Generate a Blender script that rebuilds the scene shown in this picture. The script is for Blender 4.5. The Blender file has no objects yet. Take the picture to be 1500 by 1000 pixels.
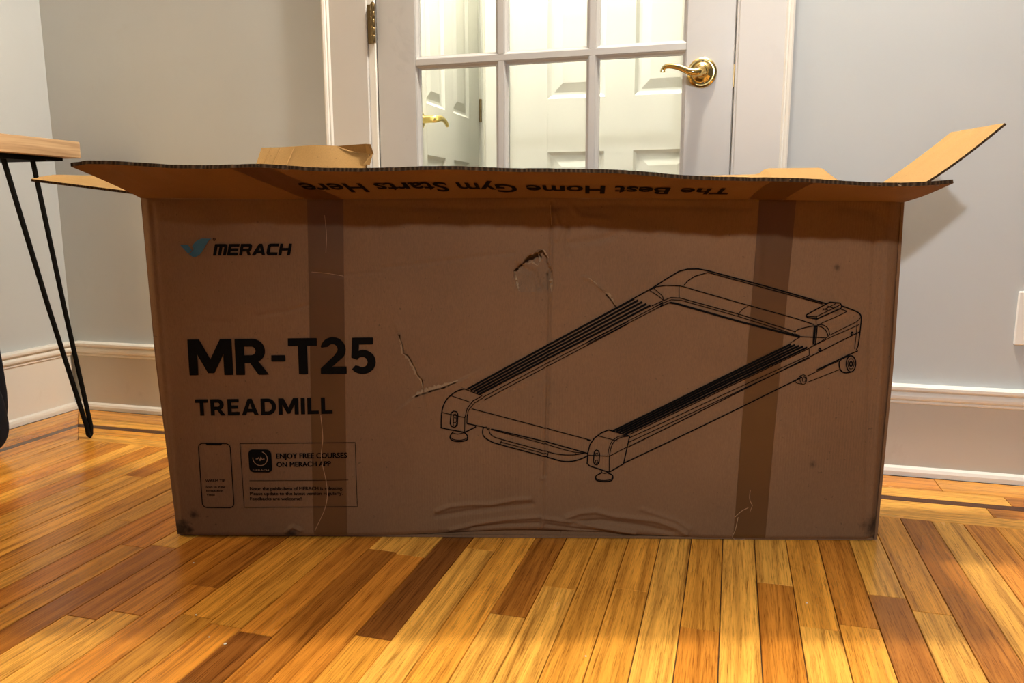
import bpy, bmesh, math, random
import numpy as np
from mathutils import Matrix, Vector

random.seed(7)
rng = np.random.default_rng(7)
C = bpy.context.scene.collection
SC = bpy.context.scene

# ------------------------------------------------------------------ camera
# room axes: x along the back wall, y into the wall (wall face y=0 side is -y), z up
PSI, PITCH, ROLL = math.radians(15.975), math.radians(9.41), math.radians(-0.16)
cam_d = bpy.data.cameras.new('camera')
cam = bpy.data.objects.new('camera', cam_d); C.objects.link(cam)
fw = Vector((-math.sin(PSI) * math.cos(PITCH), math.cos(PSI) * math.cos(PITCH), -math.sin(PITCH)))
rt0 = Vector((math.cos(PSI), math.sin(PSI), 0))
up0 = rt0.cross(fw)
rt = rt0 * math.cos(ROLL) + up0 * math.sin(ROLL)
up = up0 * math.cos(ROLL) - rt0 * math.sin(ROLL)
m = Matrix((rt, up, -fw)).transposed().to_4x4()
m.translation = Vector((0.5487, -1.9164, 0.61))
cam.matrix_world = m
cam_d.sensor_width = 36.0
cam_d.lens = 27.0
cam_d.clip_start = 0.02
SC.camera = cam

# ------------------------------------------------------------------ light and exposure
SC.view_settings.view_transform = 'Standard'
SC.view_settings.look = 'None'
SC.view_settings.gamma = 1.0
SC.view_settings.use_curve_mapping = False
SC.view_settings.exposure = 0.0
world = bpy.data.worlds.new('world'); SC.world = world
world.use_nodes = True
world.node_tree.nodes['Background'].inputs[0].default_value = (1.0, 0.93, 0.86, 1)
world.node_tree.nodes['Background'].inputs[1].default_value = 0.10


def lamp(name, loc, power, col, radius):
    d = bpy.data.lights.new(name, 'POINT'); d.energy = power; d.color = col; d.shadow_soft_size = radius
    o = bpy.data.objects.new(name, d); o.location = loc; C.objects.link(o)
    return o


lamp('ceiling_lamp_by_door', (0.60, -0.24, 2.36), 150, (1.0, 0.92, 0.79), 0.05)
sp = bpy.data.lights.new('spot_behind_camera', 'SPOT'); sp.energy = 108; sp.color = (0.95, 0.97, 1.0); sp.shadow_soft_size = 0.045
sp.spot_size = math.radians(84); sp.spot_blend = 0.9  # stands in for the front light; cone shaped to leave the left dim
spo = bpy.data.objects.new('spot_behind_camera', sp); spo.location = (0.70, -2.55, 1.54); C.objects.link(spo)
spo.rotation_euler = (Vector((1.10, -0.20, 0.28)) - Vector((0.70, -2.55, 1.54))).to_track_quat('-Z', 'Y').to_euler()
lamp('hall_lamp', (-0.10, 0.38, 2.30), 125, (1.0, 0.96, 0.85), 0.06)
lamp('room_lamp_left', (-1.00, -0.90, 0.80), 9.5, (1.0, 0.70, 0.34), 0.13)
lamp('hall_recess_fill', (-0.345, 1.10, 2.40), 62, (1.0, 0.96, 0.86), 0.05)  # added fill, brightens the hall recess and side door


# ------------------------------------------------------------------ materials
def new_mat(name):
    mt = bpy.data.materials.new(name); mt.use_nodes = True
    nt = mt.node_tree
    return mt, nt, nt.nodes['Principled BSDF']


def node(nt, typ, **kw):
    n = nt.nodes.new(typ)
    for k, v in kw.items():
        if k.startswith('i_'):
            n.inputs[k[2:].replace('_', ' ')].default_value = v
        else:
            setattr(n, k, v)
    return n


def ramp(nt, fac, stops):
    n = nt.nodes.new('ShaderNodeValToRGB')
    el = n.color_ramp.elements
    while len(el) < len(stops): el.new(0.5)
    for e, (p, c) in zip(el, stops):
        e.position = p; e.color = c if len(c) == 4 else (*c, 1)
    nt.links.new(fac, n.inputs[0])
    return n.outputs[0]


def mixc(nt, a, b, fac, mode='MIX'):
    n = nt.nodes.new('ShaderNodeMix'); n.data_type = 'RGBA'; n.blend_type = mode
    for sock, v in ((n.inputs[0], fac), (n.inputs[6], a), (n.inputs[7], b)):
        if hasattr(v, 'is_linked'): nt.links.new(v, sock)
        elif isinstance(v, (int, float)): sock.default_value = v
        else: sock.default_value = (*v, 1) if len(v) == 3 else v
    return n.outputs[2]


def mapped(nt, scale, coord='Object'):
    tc = nt.nodes.new('ShaderNodeTexCoord'); mp = nt.nodes.new('ShaderNodeMapping')
    mp.inputs['Scale'].default_value = scale
    nt.links.new(tc.outputs[coord], mp.inputs[0])
    return mp.outputs[0]


def noise(nt, vec, scale, detail=4, rough=0.5, dist=0.0):
    n = node(nt, 'ShaderNodeTexNoise'); n.inputs['Scale'].default_value = scale
    n.inputs['Detail'].default_value = detail; n.inputs['Roughness'].default_value = rough
    n.inputs['Distortion'].default_value = dist
    nt.links.new(vec, n.inputs['Vector'])
    return n.outputs[0]


def bump(nt, bs, h, strength, dist=0.002):
    b = nt.nodes.new('ShaderNodeBump'); b.inputs['Strength'].default_value = strength; b.inputs['Distance'].default_value = dist
    nt.links.new(h, b.inputs['Height']); nt.links.new(b.outputs[0], bs.inputs['Normal'])


def paint(name, col, var=0.06, rough=0.55, smudge=None, bump_s=0.08, spec=0.4):
    mt, nt, bs = new_mat(name)
    v = mapped(nt, (1, 1, 1))
    n1 = noise(nt, v, 2.2, 5, 0.6)
    lo = tuple(c * (1 - var) for c in col); hi = tuple(min(1, c * (1 + var)) for c in col)
    base = ramp(nt, n1, [(0.3, lo), (0.7, hi)])
    if smudge:
        n2 = noise(nt, v, 9.0, 6, 0.65, 0.6)
        k = ramp(nt, n2, [(0.60, (0, 0, 0)), (0.78, (1, 1, 1))])
        sep = nt.nodes.new('ShaderNodeMath'); sep.operation = 'MULTIPLY'; sep.inputs[1].default_value = smudge[1]
        nt.links.new(k, sep.inputs[0])
        base = mixc(nt, base, smudge[0], sep.outputs[0])
    nt.links.new(base, bs.inputs['Base Color'])
    bs.inputs['Roughness'].default_value = rough
    bs.inputs['Specular IOR Level'].default_value = spec
    bump(nt, bs, noise(nt, v, 240, 3), bump_s, 0.001)
    return mt


M = {}
M['wall'] = paint('wall_paint', (0.515, 0.540, 0.550), 0.03, 0.6, ((0.36, 0.32, 0.27), 0.10))
M['wall_hall'] = paint('hall_paint', (0.66, 0.65, 0.57), 0.02, 0.6)
M['ceiling'] = paint('ceiling_paint', (0.80, 0.79, 0.76), 0.02, 0.8)
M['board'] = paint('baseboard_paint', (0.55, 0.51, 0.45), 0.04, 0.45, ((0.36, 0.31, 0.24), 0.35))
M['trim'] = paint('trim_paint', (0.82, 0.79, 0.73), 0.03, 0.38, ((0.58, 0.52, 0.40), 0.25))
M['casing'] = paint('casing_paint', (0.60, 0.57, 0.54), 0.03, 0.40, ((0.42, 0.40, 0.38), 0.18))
M['door'] = paint('door_paint', (0.52, 0.50, 0.48), 0.05, 0.34, ((0.36, 0.35, 0.34), 0.45))
M['hall_door'] = paint('hall_door_paint', (0.61, 0.605, 0.55), 0.02, 0.45)
M['plate'] = paint('plate_plastic', (0.85, 0.84, 0.80), 0.01, 0.35, None, 0.0)


def simple(name, col, rough=0.5, metal=0.0, spec=0.5):
    mt, nt, bs = new_mat(name)
    n = noise(nt, mapped(nt, (1, 1, 1)), 40, 4)
    nt.links.new(ramp(nt, n, [(0.3, tuple(c * 0.88 for c in col)), (0.7, tuple(min(1, c * 1.1) for c in col))]), bs.inputs['Base Color'])
    bs.inputs['Roughness'].default_value = rough; bs.inputs['Metallic'].default_value = metal
    bs.inputs['Specular IOR Level'].default_value = spec
    return mt


M['brass'] = simple('polished_brass', (0.80, 0.60, 0.24), 0.14, 1.0)
M['hall_brass'] = simple('hall_brass', (0.85, 0.66, 0.22), 0.25, 1.0)
M['old_brass'] = simple('worn_brass', (0.22, 0.15, 0.065), 0.34, 1.0)
M['black_metal'] = simple('black_metal', (0.003, 0.003, 0.003), 0.8, 0, 0.12)
M['black_plastic'] = simple('black_plastic', (0.008, 0.008, 0.009), 0.45)
M['navy'] = simple('navy_fabric', (0.004, 0.005, 0.010), 0.9, 0, 0.2)
M['ink'] = simple('black_ink', (0.004, 0.0035, 0.003), 0.9, 0, 0.08)
M['ink_small'] = simple('small_print_ink', (0.014, 0.009, 0.006), 0.9, 0, 0.1)
M['blue_ink'] = simple('blue_ink', (0.030, 0.105, 0.165), 0.6, 0, 0.3)
M['torn'] = simple('torn_paper', (0.27, 0.18, 0.105), 0.9, 0, 0.1)
M['crumb'] = simple('crumb_white', (0.85, 0.78, 0.66), 0.8)
M['groove'] = simple('subfloor_dark', (0.035, 0.016, 0.006), 0.8)
M['dark_slot'] = simple('dark_slot', (0.01, 0.008, 0.006), 0.6)

# glass pane: clear with a real mirror sheen
mt = bpy.data.materials.new('window_glass'); mt.use_nodes = True; nt = mt.node_tree
nt.nodes.remove(nt.nodes['Principled BSDF'])
tr = nt.nodes.new('ShaderNodeBsdfTransparent'); gl = nt.nodes.new('ShaderNodeBsdfGlossy'); fr = nt.nodes.new('ShaderNodeFresnel')
mx = nt.nodes.new('ShaderNodeMixShader'); gl.inputs['Roughness'].default_value = 0.01; fr.inputs[0].default_value = 1.5
tr.inputs[0].default_value = (0.985, 0.985, 0.975, 1)
nt.links.new(fr.outputs[0], mx.inputs[0]); nt.links.new(tr.outputs[0], mx.inputs[1]); nt.links.new(gl.outputs[0], mx.inputs[2])
nt.links.new(mx.outputs[0], nt.nodes['Material Output'].inputs[0]); M['glass'] = mt


def kraft(name, col, dirt=True, inner=False):
    mt, nt, bs = new_mat(name)
    v = mapped(nt, (1, 1, 1))
    n1 = noise(nt, v, 3.0, 6, 0.6)
    base = ramp(nt, n1, [(0.25, tuple(c * 0.86 for c in col)), (0.75, tuple(c * 1.14 for c in col))])
    n2 = noise(nt, mapped(nt, (60, 60, 14)), 9.0, 4, 0.7)                # paper fibre
    base = mixc(nt, base, ramp(nt, n2, [(0.3, (0.78, 0.76, 0.74)), (0.7, (1.12, 1.1, 1.08))]), 0.6, 'MULTIPLY')
    n3 = noise(nt, v, 130, 2, 0.5)                                        # specks
    base = mixc(nt, base, tuple(c * 0.45 for c in col), ramp(nt, n3, [(0.70, (0, 0, 0)), (0.78, (0.7, 0.7, 0.7))]))
    if dirt:
        def blot(px, pz, r, amount, colr, base):
            tc = nt.nodes.new('ShaderNodeTexCoord'); mp = nt.nodes.new('ShaderNodeMapping')
            mp.inputs['Location'].default_value = (-px, 0, -pz); mp.inputs['Scale'].default_value = (1, 0, 1)
            nt.links.new(tc.outputs['Object'], mp.inputs[0])
            ln = nt.nodes.new('ShaderNodeVectorMath'); ln.operation = 'LENGTH'; nt.links.new(mp.outputs[0], ln.inputs[0])
            nz = noise(nt, v, 70, 5, 0.7)
            a = nt.nodes.new('ShaderNodeMath'); a.operation = 'MULTIPLY_ADD'; a.inputs[1].default_value = r * 1.6
            nt.links.new(nz, a.inputs[0]); nt.links.new(ln.outputs['Value'], a.inputs[2])
            k = ramp(nt, a.outputs[0], [(r * 0.95, (amount,) * 3), (r * 1.75, (0, 0, 0))])
            return mixc(nt, base, colr, k)
        dk = (0.020, 0.012, 0.007)
        base = blot(0.050, 0.046, 0.012, 0.85, dk, base)
        base = blot(0.028, 0.030, 0.010, 0.85, dk, base)
        base = blot(0.040, 0.014, 0.008, 0.85, dk, base)
        base = blot(0.020, 0.012, 0.030, 0.95, dk, base)
        base = blot(0.235, 0.008, 0.016, 0.9, (0.012, 0.010, 0.010), base)
        base = blot(1.335, 0.030, 0.028, 0.8, dk, base)
        base = blot(1.215, 0.150, 0.008, 0.6, dk, base)
        base = blot(1.235, 0.515, 0.007, 0.7, dk, base)
        base = blot(1.24, 0.44, 0.010, 0.5, dk, base)
        # ribbed patch where the flutes show through
        tc = nt.nodes.new('ShaderNodeTexCoord')
        wv = nt.nodes.new('ShaderNodeTexWave'); wv.bands_direction = 'X'; wv.inputs['Scale'].default_value = 62
        wv.inputs['Distortion'].default_value = 0.4
        nt.links.new(tc.outputs['Object'], wv.inputs[0])
        mk = noise(nt, mapped(nt, (1, 0.01, 1.0)), 2.6, 2, 0.5)
        base = mixc(nt, base, mixc(nt, base, ramp(nt, wv.outputs[1], [(0.2, (0.80, 0.78, 0.76)), (0.8, (1.06, 1.05, 1.04))]), 1.0, 'MULTIPLY'),
                    ramp(nt, mk, [(0.52, (0, 0, 0)), (0.66, (0.30, 0.30, 0.30))]))
    nt.links.new(base, bs.inputs['Base Color'])
    bs.inputs['Roughness'].default_value = 0.82; bs.inputs['Specular IOR Level'].default_value = 0.2
    bump(nt, bs, n2, 0.10, 0.0008)
    return mt


KR = (0.185, 0.103, 0.053)
KI = (0.31, 0.180, 0.062)          # flap inner faces: lamplight put into a paler, yellower kraft
M['kraft'] = kraft('kraft_cardboard', KR)
M['kraft_plain'] = kraft('kraft_cardboard_flaps', KR, False)
M['kraft_inner_lit'] = kraft('kraft_flap_inner_lit', KI, False)
mt, nt, bs = new_mat('flute_edge_shade')  # dark bands paint the shade inside the open flutes
wv = nt.nodes.new('ShaderNodeTexWave'); wv.bands_direction = 'X'; wv.inputs['Scale'].default_value = 42; wv.inputs['Distortion'].default_value = 9.0
nt.links.new(mapped(nt, (1, .3, .3)), wv.inputs[0])
nt.links.new(ramp(nt, wv.outputs[1], [(0.15, (0.030, 0.018, 0.010)), (0.80, (0.062, 0.037, 0.020)), (0.98, (0.095, 0.058, 0.031))]), bs.inputs['Base Color'])
bs.inputs['Roughness'].default_value = 0.95; bs.inputs['Specular IOR Level'].default_value = 0.1
M['flute_edge_shade'] = mt
mt, nt, bs = new_mat('packing_tape')
v = mapped(nt, (1, 1, 1))
nt.links.new(ramp(nt, noise(nt, v, 5, 5), [(0.3, (0.082, 0.036, 0.013)), (0.7, (0.104, 0.047, 0.018))]), bs.inputs['Base Color'])
bs.inputs['Roughness'].default_value = 0.36; bs.inputs['Specular IOR Level'].default_value = 0.45
bump(nt, bs, noise(nt, v, 30, 4), 0.12, 0.001)
M['tape'] = mt

# oak: the tint of each plank comes from its object colour, the grain from its own coordinates
mt, nt, bs = new_mat('oak_plank')
oi = nt.nodes.new('ShaderNodeObjectInfo'); tc = nt.nodes.new('ShaderNodeTexCoord')
off = nt.nodes.new('ShaderNodeVectorMath'); off.operation = 'SCALE'; off.inputs['Scale'].default_value = 37.0
cmb = nt.nodes.new('ShaderNodeCombineXYZ')
for i in range(3): nt.links.new(oi.outputs['Random'], cmb.inputs[i])
nt.links.new(cmb.outputs[0], off.inputs[0])
add = nt.nodes.new('ShaderNodeVectorMath'); add.operation = 'ADD'
nt.links.new(tc.outputs['Object'], add.inputs[0]); nt.links.new(off.outputs[0], add.inputs[1])


def gmap(scale):
    mp = nt.nodes.new('ShaderNodeMapping'); mp.inputs['Scale'].default_value = scale
    nt.links.new(add.outputs[0], mp.inputs[0]); return mp.outputs[0]


g1 = noise(nt, gmap((42, 1.7, 1)), 1.5, 7, 0.68, 1.4)          # broad figure
g2 = noise(nt, gmap((330, 9.0, 1)), 1.6, 5, 0.72, 0.3)         # fine pores
g3 = noise(nt, gmap((9, 2.2, 1)), 1.0, 3, 0.5)                 # mottling
wv = nt.nodes.new('ShaderNodeTexWave'); wv.bands_direction = 'X'; wv.inputs['Scale'].default_value = 9
wv.inputs['Distortion'].default_value = 11.0; wv.inputs['Detail'].default_value = 3; wv.inputs['Detail Scale'].default_value = 0.9
nt.links.new(gmap((1, 0.045, 1)), wv.inputs[0])
base = mixc(nt, oi.outputs['Color'], ramp(nt, g1, [(0.30, (0.40, 0.30, 0.20)), (0.46, (1.02, 1.0, 0.94)), (0.70, (1.30, 1.30, 1.20))]), 0.88, 'MULTIPLY')
base = mixc(nt, base, ramp(nt, wv.outputs[1], [(0.02, (0.50, 0.40, 0.32)), (0.30, (1, 1, 1)), (1.0, (1.06, 1.06, 1.06))]), 0.40, 'MULTIPLY')
base = mixc(nt, base, ramp(nt, g2, [(0.34, (0.34, 0.24, 0.16)), (0.47, (0.95, 0.94, 0.92)), (0.62, (1.12, 1.12, 1.1))]), 0.85, 'MULTIPLY')
base = mixc(nt, base, ramp(nt, g3, [(0.3, (0.86, 0.82, 0.74)), (0.7, (1.25, 1.25, 1.2))]), 0.8, 'MULTIPLY')
nt.links.new(base, bs.inputs['Base Color'])
nt.links.new(ramp(nt, g3, [(0.3, (0.17, 0.17, 0.17)), (0.7, (0.30, 0.30, 0.30))]), bs.inputs['Roughness'])
bs.inputs['Specular IOR Level'].default_value = 0.36
bump(nt, bs, g2, 0.10, 0.0006)
M['oak'] = mt

mt, nt, bs = new_mat('table_wood')
v = mapped(nt, (40, 2.2, 60))
g = noise(nt, v, 1.6, 6, 0.6, 0.8)
nt.links.new(ramp(nt, g, [(0.3, (0.30, 0.175, 0.085)), (0.55, (0.50, 0.33, 0.18)), (0.75, (0.60, 0.42, 0.25))]), bs.inputs['Base Color'])
bs.inputs['Roughness'].default_value = 0.5
M['table'] = mt


# ------------------------------------------------------------------ mesh helpers
class MB:
    def __init__(s): s.v = []; s.f = []

    def add(s, verts, faces):
        o = len(s.v); s.v += [tuple(p) for p in verts]; s.f += [tuple(i + o for i in f) for f in faces]; return s

    def box(s, x0, x1, y0, y1, z0, z1, b=0.0):
        if b <= 0:
            v = [(x, y, z) for z in (z0, z1) for y in (y0, y1) for x in (x0, x1)]
            return s.add(v, [(0, 2, 3, 1), (4, 5, 7, 6), (0, 1, 5, 4), (2, 6, 7, 3), (0, 4, 6, 2), (1, 3, 7, 5)])
        bm = bmesh.new(); bmesh.ops.create_cube(bm, size=1)
        for p in bm.verts:
            p.co = Vector(((x0 + x1) / 2 + p.co.x * (x1 - x0), (y0 + y1) / 2 + p.co.y * (y1 - y0), (z0 + z1) / 2 + p.co.z * (z1 - z0)))
        bmesh.ops.bevel(bm, geom=list(bm.edges), offset=b, segments=1, affect='EDGES')
        return s.bm(bm)

    def bm(s, bm):
        bm.verts.index_update()
        s.add([tuple(p.co) for p in bm.verts], [tuple(q.index for q in f.verts) for f in bm.faces]); bm.free(); return s

    def prism(s, prof, a, b, fn, cap=True):
        n = len(prof)
        s.add([fn(p, a) for p in prof] + [fn(p, b) for p in prof],
              [(i, (i + 1) % n, n + (i + 1) % n, n + i) for i in range(n)] + ([tuple(range(n))[::-1], tuple(range(n, 2 * n))] if cap else []))
        return s

    def lathe(s, prof, cen, axis, n=28):
        ax = Vector(axis).normalized(); e1 = ax.orthogonal().normalized(); e2 = ax.cross(e1); c = Vector(cen)
        vs = []; fs = []; k = len(prof)
        for i in range(n):
            a = 2 * math.pi * i / n; d = e1 * math.cos(a) + e2 * math.sin(a)
            for r, h in prof: vs.append(c + d * r + ax * h)
        for i in range(n):
            j = (i + 1) % n
            for q in range(k - 1): fs.append((i * k + q, i * k + q + 1, j * k + q + 1, j * k + q))
        fs.append(tuple(i * k for i in range(n))[::-1]); fs.append(tuple(i * k + k - 1 for i in range(n)))
        return s.add(vs, fs)

    def tube(s, pts, rad, n=10):
        P = [Vector(p) for p in pts]; R = rad if isinstance(rad, (list, tuple)) else [rad] * len(P)
        vs = []; fs = []; ref = None
        for i, p in enumerate(P):
            t = (P[min(i + 1, len(P) - 1)] - P[max(i - 1, 0)]).normalized()
            if ref is None: ref = t.orthogonal().normalized()
            e1 = (ref - t * ref.dot(t)).normalized(); ref = e1; e2 = t.cross(e1)
            for k in range(n):
                a = 2 * math.pi * k / n; vs.append(p + (e1 * math.cos(a) + e2 * math.sin(a)) * R[i])
        for i in range(len(P) - 1):
            for k in range(n):
                k2 = (k + 1) % n; fs.append((i * n + k, i * n + k2, (i + 1) * n + k2, (i + 1) * n + k))
        fs.append(tuple(range(n))[::-1]); fs.append(tuple((len(P) - 1) * n + k for k in range(n)))
        return s.add(vs, fs)

    def build(s, name, mat, parent=None, smooth=False, loc=None):
        me = bpy.data.meshes.new(name); me.from_pydata(s.v, [], s.f); me.update()
        o = bpy.data.objects.new(name, me); C.objects.link(o)
        me.materials.append(mat)
        if smooth:
            me.polygons.foreach_set('use_smooth', [True] * len(me.polygons))
            try: me.set_sharp_from_angle(angle=math.radians(40))
            except Exception: pass
        if parent: o.parent = parent
        if loc: o.location = loc
        return o


def catmull(pts, k=6):
    P = [np.array(p, float) for p in pts]; P = [2 * P[0] - P[1]] + P + [2 * P[-1] - P[-2]]; out = []
    for i in range(1, len(P) - 2):
        for j in range(k):
            t = j / k; a, b, c, d = P[i - 1:i + 3]
            out.append(0.5 * ((2 * b) + (-a + c) * t + (2 * a - 5 * b + 4 * c - d) * t * t + (-a + 3 * b - 3 * c + d) * t ** 3))
    out.append(P[-2]); return [tuple(p) for p in out]


def empty(name, loc=(0, 0, 0), rz=0.0):
    o = bpy.data.objects.new(name, None); o.empty_display_size = 0.1; o.location = loc; o.rotation_euler = (0, 0, rz); C.objects.link(o); return o


def tag(o, label, cat, group=None):
    o['label'] = label; o['category'] = cat
    if group: o['group'] = group
    return o


def structure(o, label=None):
    o['kind'] = 'structure'
    if label: o['label'] = label
    return o


# ------------------------------------------------------------------ floor
U0 = -1.4437                      # plane of the left baseboard
ST = 0.0573                       # strip pitch
S0, S1, C1, D1 = 0.1465, 0.1725, 0.2265, 0.2784
floor = structure(MB().box(-1.70, 3.2, -5.2, 0.03, -0.10, -0.005).build('floor', M['groove']))

LIGHT, MID, WARM, BROWN, DARK = (0.76, 0.39, 0.075), (0.66, 0.30, 0.045), (0.57, 0.225, 0.032), (0.40, 0.150, 0.022), (0.21, 0.075, 0.015)


def tone(u=0):
    r = random.random() * (.70 if u > .5 else 1.0)
    c = LIGHT if r < .30 else MID if r < .66 else WARM if r < .86 else BROWN if r < .96 else DARK
    k = random.uniform(.86, 1.14)
    return tuple(x * k for x in c)


def plank(x0, x1, y0, y1, col, name='plank', along='y', miter=None):
    g, ch = 0.00055, 0.0005
    cx, cy = (x0 + x1) / 2, (y0 + y1) / 2
    if along == 'y': w, l, rot = (x1 - x0) / 2 - g, (y1 - y0) / 2 - g, 0.0
    else: w, l, rot = (y1 - y0) / 2 - g, (x1 - x0) / 2 - g, -math.pi / 2      # local +y -> world +x, local +x -> world -y
    h = random.uniform(-.00025, .00025)
    def ring(i, z): return [[-w + i, -l + i, z], [w - i, -l + i, z], [w - i, l - i, z], [-w + i, l - i, z]]
    R = [ring(ch, h), ring(0, h - .0014), ring(0, -.006)]
    if miter:                      # slide corners along the plank: {(sx, sy): shift}
        for (ix, s) in miter.items():
            for r in R: r[ix][1] += s
    vs = R[0] + R[1] + R[2]
    fs = [(0, 1, 2, 3)] + [(a + 4 * k, a + 4 * k + 4, (a + 1) % 4 + 4 * k + 4, (a + 1) % 4 + 4 * k) for k in (0, 1) for a in range(4)]
    fs = [f[::-1] if i else f for i, f in enumerate(fs)]
    o = MB().add(vs, fs).build(name, M['oak'], floor)
    o.location = (cx, cy, 0); o.rotation_euler = (0, 0, rot); o.color = (*col, 1)
    return o


def k_of(u): return math.floor((u - .611) / ST)


# joints that the photograph shows: (x, distance from wall, tone of the farther board, tone of the nearer board)
seen = [(.2323, .8617, BROWN, LIGHT), (.2944, .7529, MID, LIGHT), (.063, .9757, DARK, MID), (-.0425, .7002, LIGHT, BROWN), (.1261, .6501, MID, LIGHT),
        (.8123, .6389, LIGHT, BROWN), (.6396, .6439, LIGHT, WARM), (.5251, .8227, MID, WARM), (-.3383, 1.0153, WARM, LIGHT), (-.2835, .9073, BROWN, WARM),
        (-.1123, 1.0134, WARM, DARK)]
forced = {}
for u, v, a, b in seen: forced.setdefault(k_of(u), []).append((v, a, b))
whole = {k_of(.95): BROWN, k_of(.73): WARM, k_of(.47): LIGHT, k_of(-.10): DARK}
FIELD_L, FIELD_R, V_END = U0 + D1, 1.92, 2.35
k = k_of(FIELD_L)
while .611 + k * ST < FIELD_R:
    x0 = max(FIELD_L, .611 + k * ST); x1 = .611 + (k + 1) * ST
    if x1 - x0 > 0.012:
        fl = sorted(forced.get(k, []))
        if fl:
            v, a, b = fl[0]
            cuts = [D1, v] if v < D1 + .62 else [D1, random.uniform(D1 + .12, v - .4), v]
            cols = [tone(x0)] * (len(cuts) - 2) + [a, b]
        else:
            cuts = [D1]; cols = [whole.get(k) or tone(x0)]
        while True:
            nx = cuts[-1] + random.uniform(.38, 1.05)
            if len(cuts) == 1 and random.random() < .4: nx = cuts[0] + random.uniform(.12, .5)
            if nx > V_END - .25: break
            cuts.append(nx); cols.append(tone(x0))
        cuts.append(V_END)
        for i in range(len(cuts) - 1):
            plank(x0, x1, -cuts[i + 1], -cuts[i], cols[i])
    k += 1


# border boards parallel to the back wall, mitred at the left corner
def border_back(v0, v1, col_list, cuts, name='plank'):
    xs = [U0 + (v0 + v1) / 2] + cuts + [FIELD_R]
    for i in range(len(xs) - 1):
        mi = None
        if i == 0:
            hw = (v1 - v0) / 2      # local +x is world -y: the edge farther from the wall starts further right
            mi = {0: -hw, 1: hw}
        plank(xs[i], xs[i + 1], -v1, -v0, col_list[i % len(col_list)], name, 'x', mi)


def border_left(v0, v1, col_list, cuts, name='plank'):
    ys = [(v0 + v1) / 2] + cuts + [V_END]
    for i in range(len(ys) - 1):
        mi = None
        if i == 0:
            hw = (v1 - v0) / 2
            mi = {3: hw, 2: -hw}
        plank(U0 + v0, U0 + v1, -ys[i + 1], -ys[i], col_list[i % len(col_list)], name, 'y', mi)


MAH = (0.075, 0.024, 0.010)
border_back(.004, .0875, [MID, LIGHT, WARM], [-.75, .32, 1.02])
border_back(.0875, S0, [LIGHT, MID, LIGHT, BROWN], [-.95, .05, 1.138])
border_back(S0, S1, [MAH], [-.4, .55, 1.3], 'inlay_strip')
border_back(S1, C1, [MID, WARM, LIGHT, BROWN], [-.62, .40, 1.082])
border_back(C1, D1, [LIGHT, MID, LIGHT], [-.85, .18, 1.22])
border_left(.004, .0875, [MID, WARM], [.9, 1.7])
border_left(.0875, S0, [WARM, MID], [.6, 1.5])
border_left(S0, S1, [MAH], [.85, 1.6], 'inlay_strip')
border_left(S1, C1, [WARM, MID, LIGHT], [.75, 1.55])
border_left(C1, D1, [MID, LIGHT], [1.0, 1.8])

# ------------------------------------------------------------------ walls, ceiling
WF = 0.022                        # room face of the back wall
DL, DR, DTOP = -.3695, .5325, 2.05
wb = MB()
wb.box(U0 - .35, DL - .03, WF, WF + .12, -.02, 2.5)
wb.box(DR + .03, 3.2, WF, WF + .12, -.02, 2.5)
wb.box(DL - .03, DR + .03, WF, WF + .12, DTOP + .03, 2.5)
structure(wb.build('wall_back', M['wall']))
structure(MB().box(U0 - .14, U0 - .022, -5.2, WF, -.02, 2.5).build('wall_left', M['wall']))
structure(MB().box(-1.70, 3.2, -5.2, WF + .12, 2.5, 2.6).build('ceiling', M['ceiling']))

# baseboard: shoe moulding, flat board, moulded cap
SHOE = [(-.022, 0), (0, 0), (0, .011), (-.003, .018), (-.010, .0215), (-.022, .0225)]
BOARD = [(-.022, .0), (-.012, .0), (-.012, .174), (-.022, .174)]
CAP = [(-.022, .172), (-.011, .172), (-.008, .1745), (-.008, .178), (-.010, .1795), (-.005, .182), (-.002, .186), (-.0015, .192), (-.0035, .197),
       (-.007, .1995), (-.007, .202), (-.001, .204), (.001, .2075), (.001, .2135), (-.002, .2165), (-.022, .2175)]


def baseboard(name, a, b, side):
    if side == 'back': fn = lambda p, t: (t, -p[0], p[1])
    else: fn = lambda p, t: (U0 + p[0], t, p[1])
    r = structure(empty(name))
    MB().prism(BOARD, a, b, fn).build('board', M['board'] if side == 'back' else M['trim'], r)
    MB().prism(CAP, a, b, fn).build('cap_molding', M['trim'], r)
    MB().prism(SHOE, a, b, fn).build('shoe_molding', M['trim'], r)


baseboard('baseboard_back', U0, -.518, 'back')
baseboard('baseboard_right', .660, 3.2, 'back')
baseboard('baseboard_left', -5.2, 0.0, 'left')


# ------------------------------------------------------------------ door casing (trim) and jamb
def casing(name, x0, x1, outer_sign, z1):
    """flat casing board with a moulded back band on its outer edge"""
    r = structure(empty(name))
    if outer_sign < 0:
        flat = (x0 + .013, x1); band = [(x0, WF), (x0, -.006), (x0 + .004, -.008), (x0 + .009, -.006), (x0 + .0105, -.001), (x0 + .014, -.0015), (x0 + .018, .004), (x0 + .018, WF)]
    else:
        flat = (x0, x1 - .013); band = [(x1 - .018, WF), (x1 - .018, .004), (x1 - .014, -.0015), (x1 - .0105, -.001), (x1 - .009, -.006), (x1 - .004, -.008), (x1, -.006), (x1, WF)]
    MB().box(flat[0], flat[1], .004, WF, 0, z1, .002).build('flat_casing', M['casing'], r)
    MB().prism(band, 0, z1, lambda p, t: (p[0], p[1], t)).build('back_band', M['trim'], r)


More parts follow.
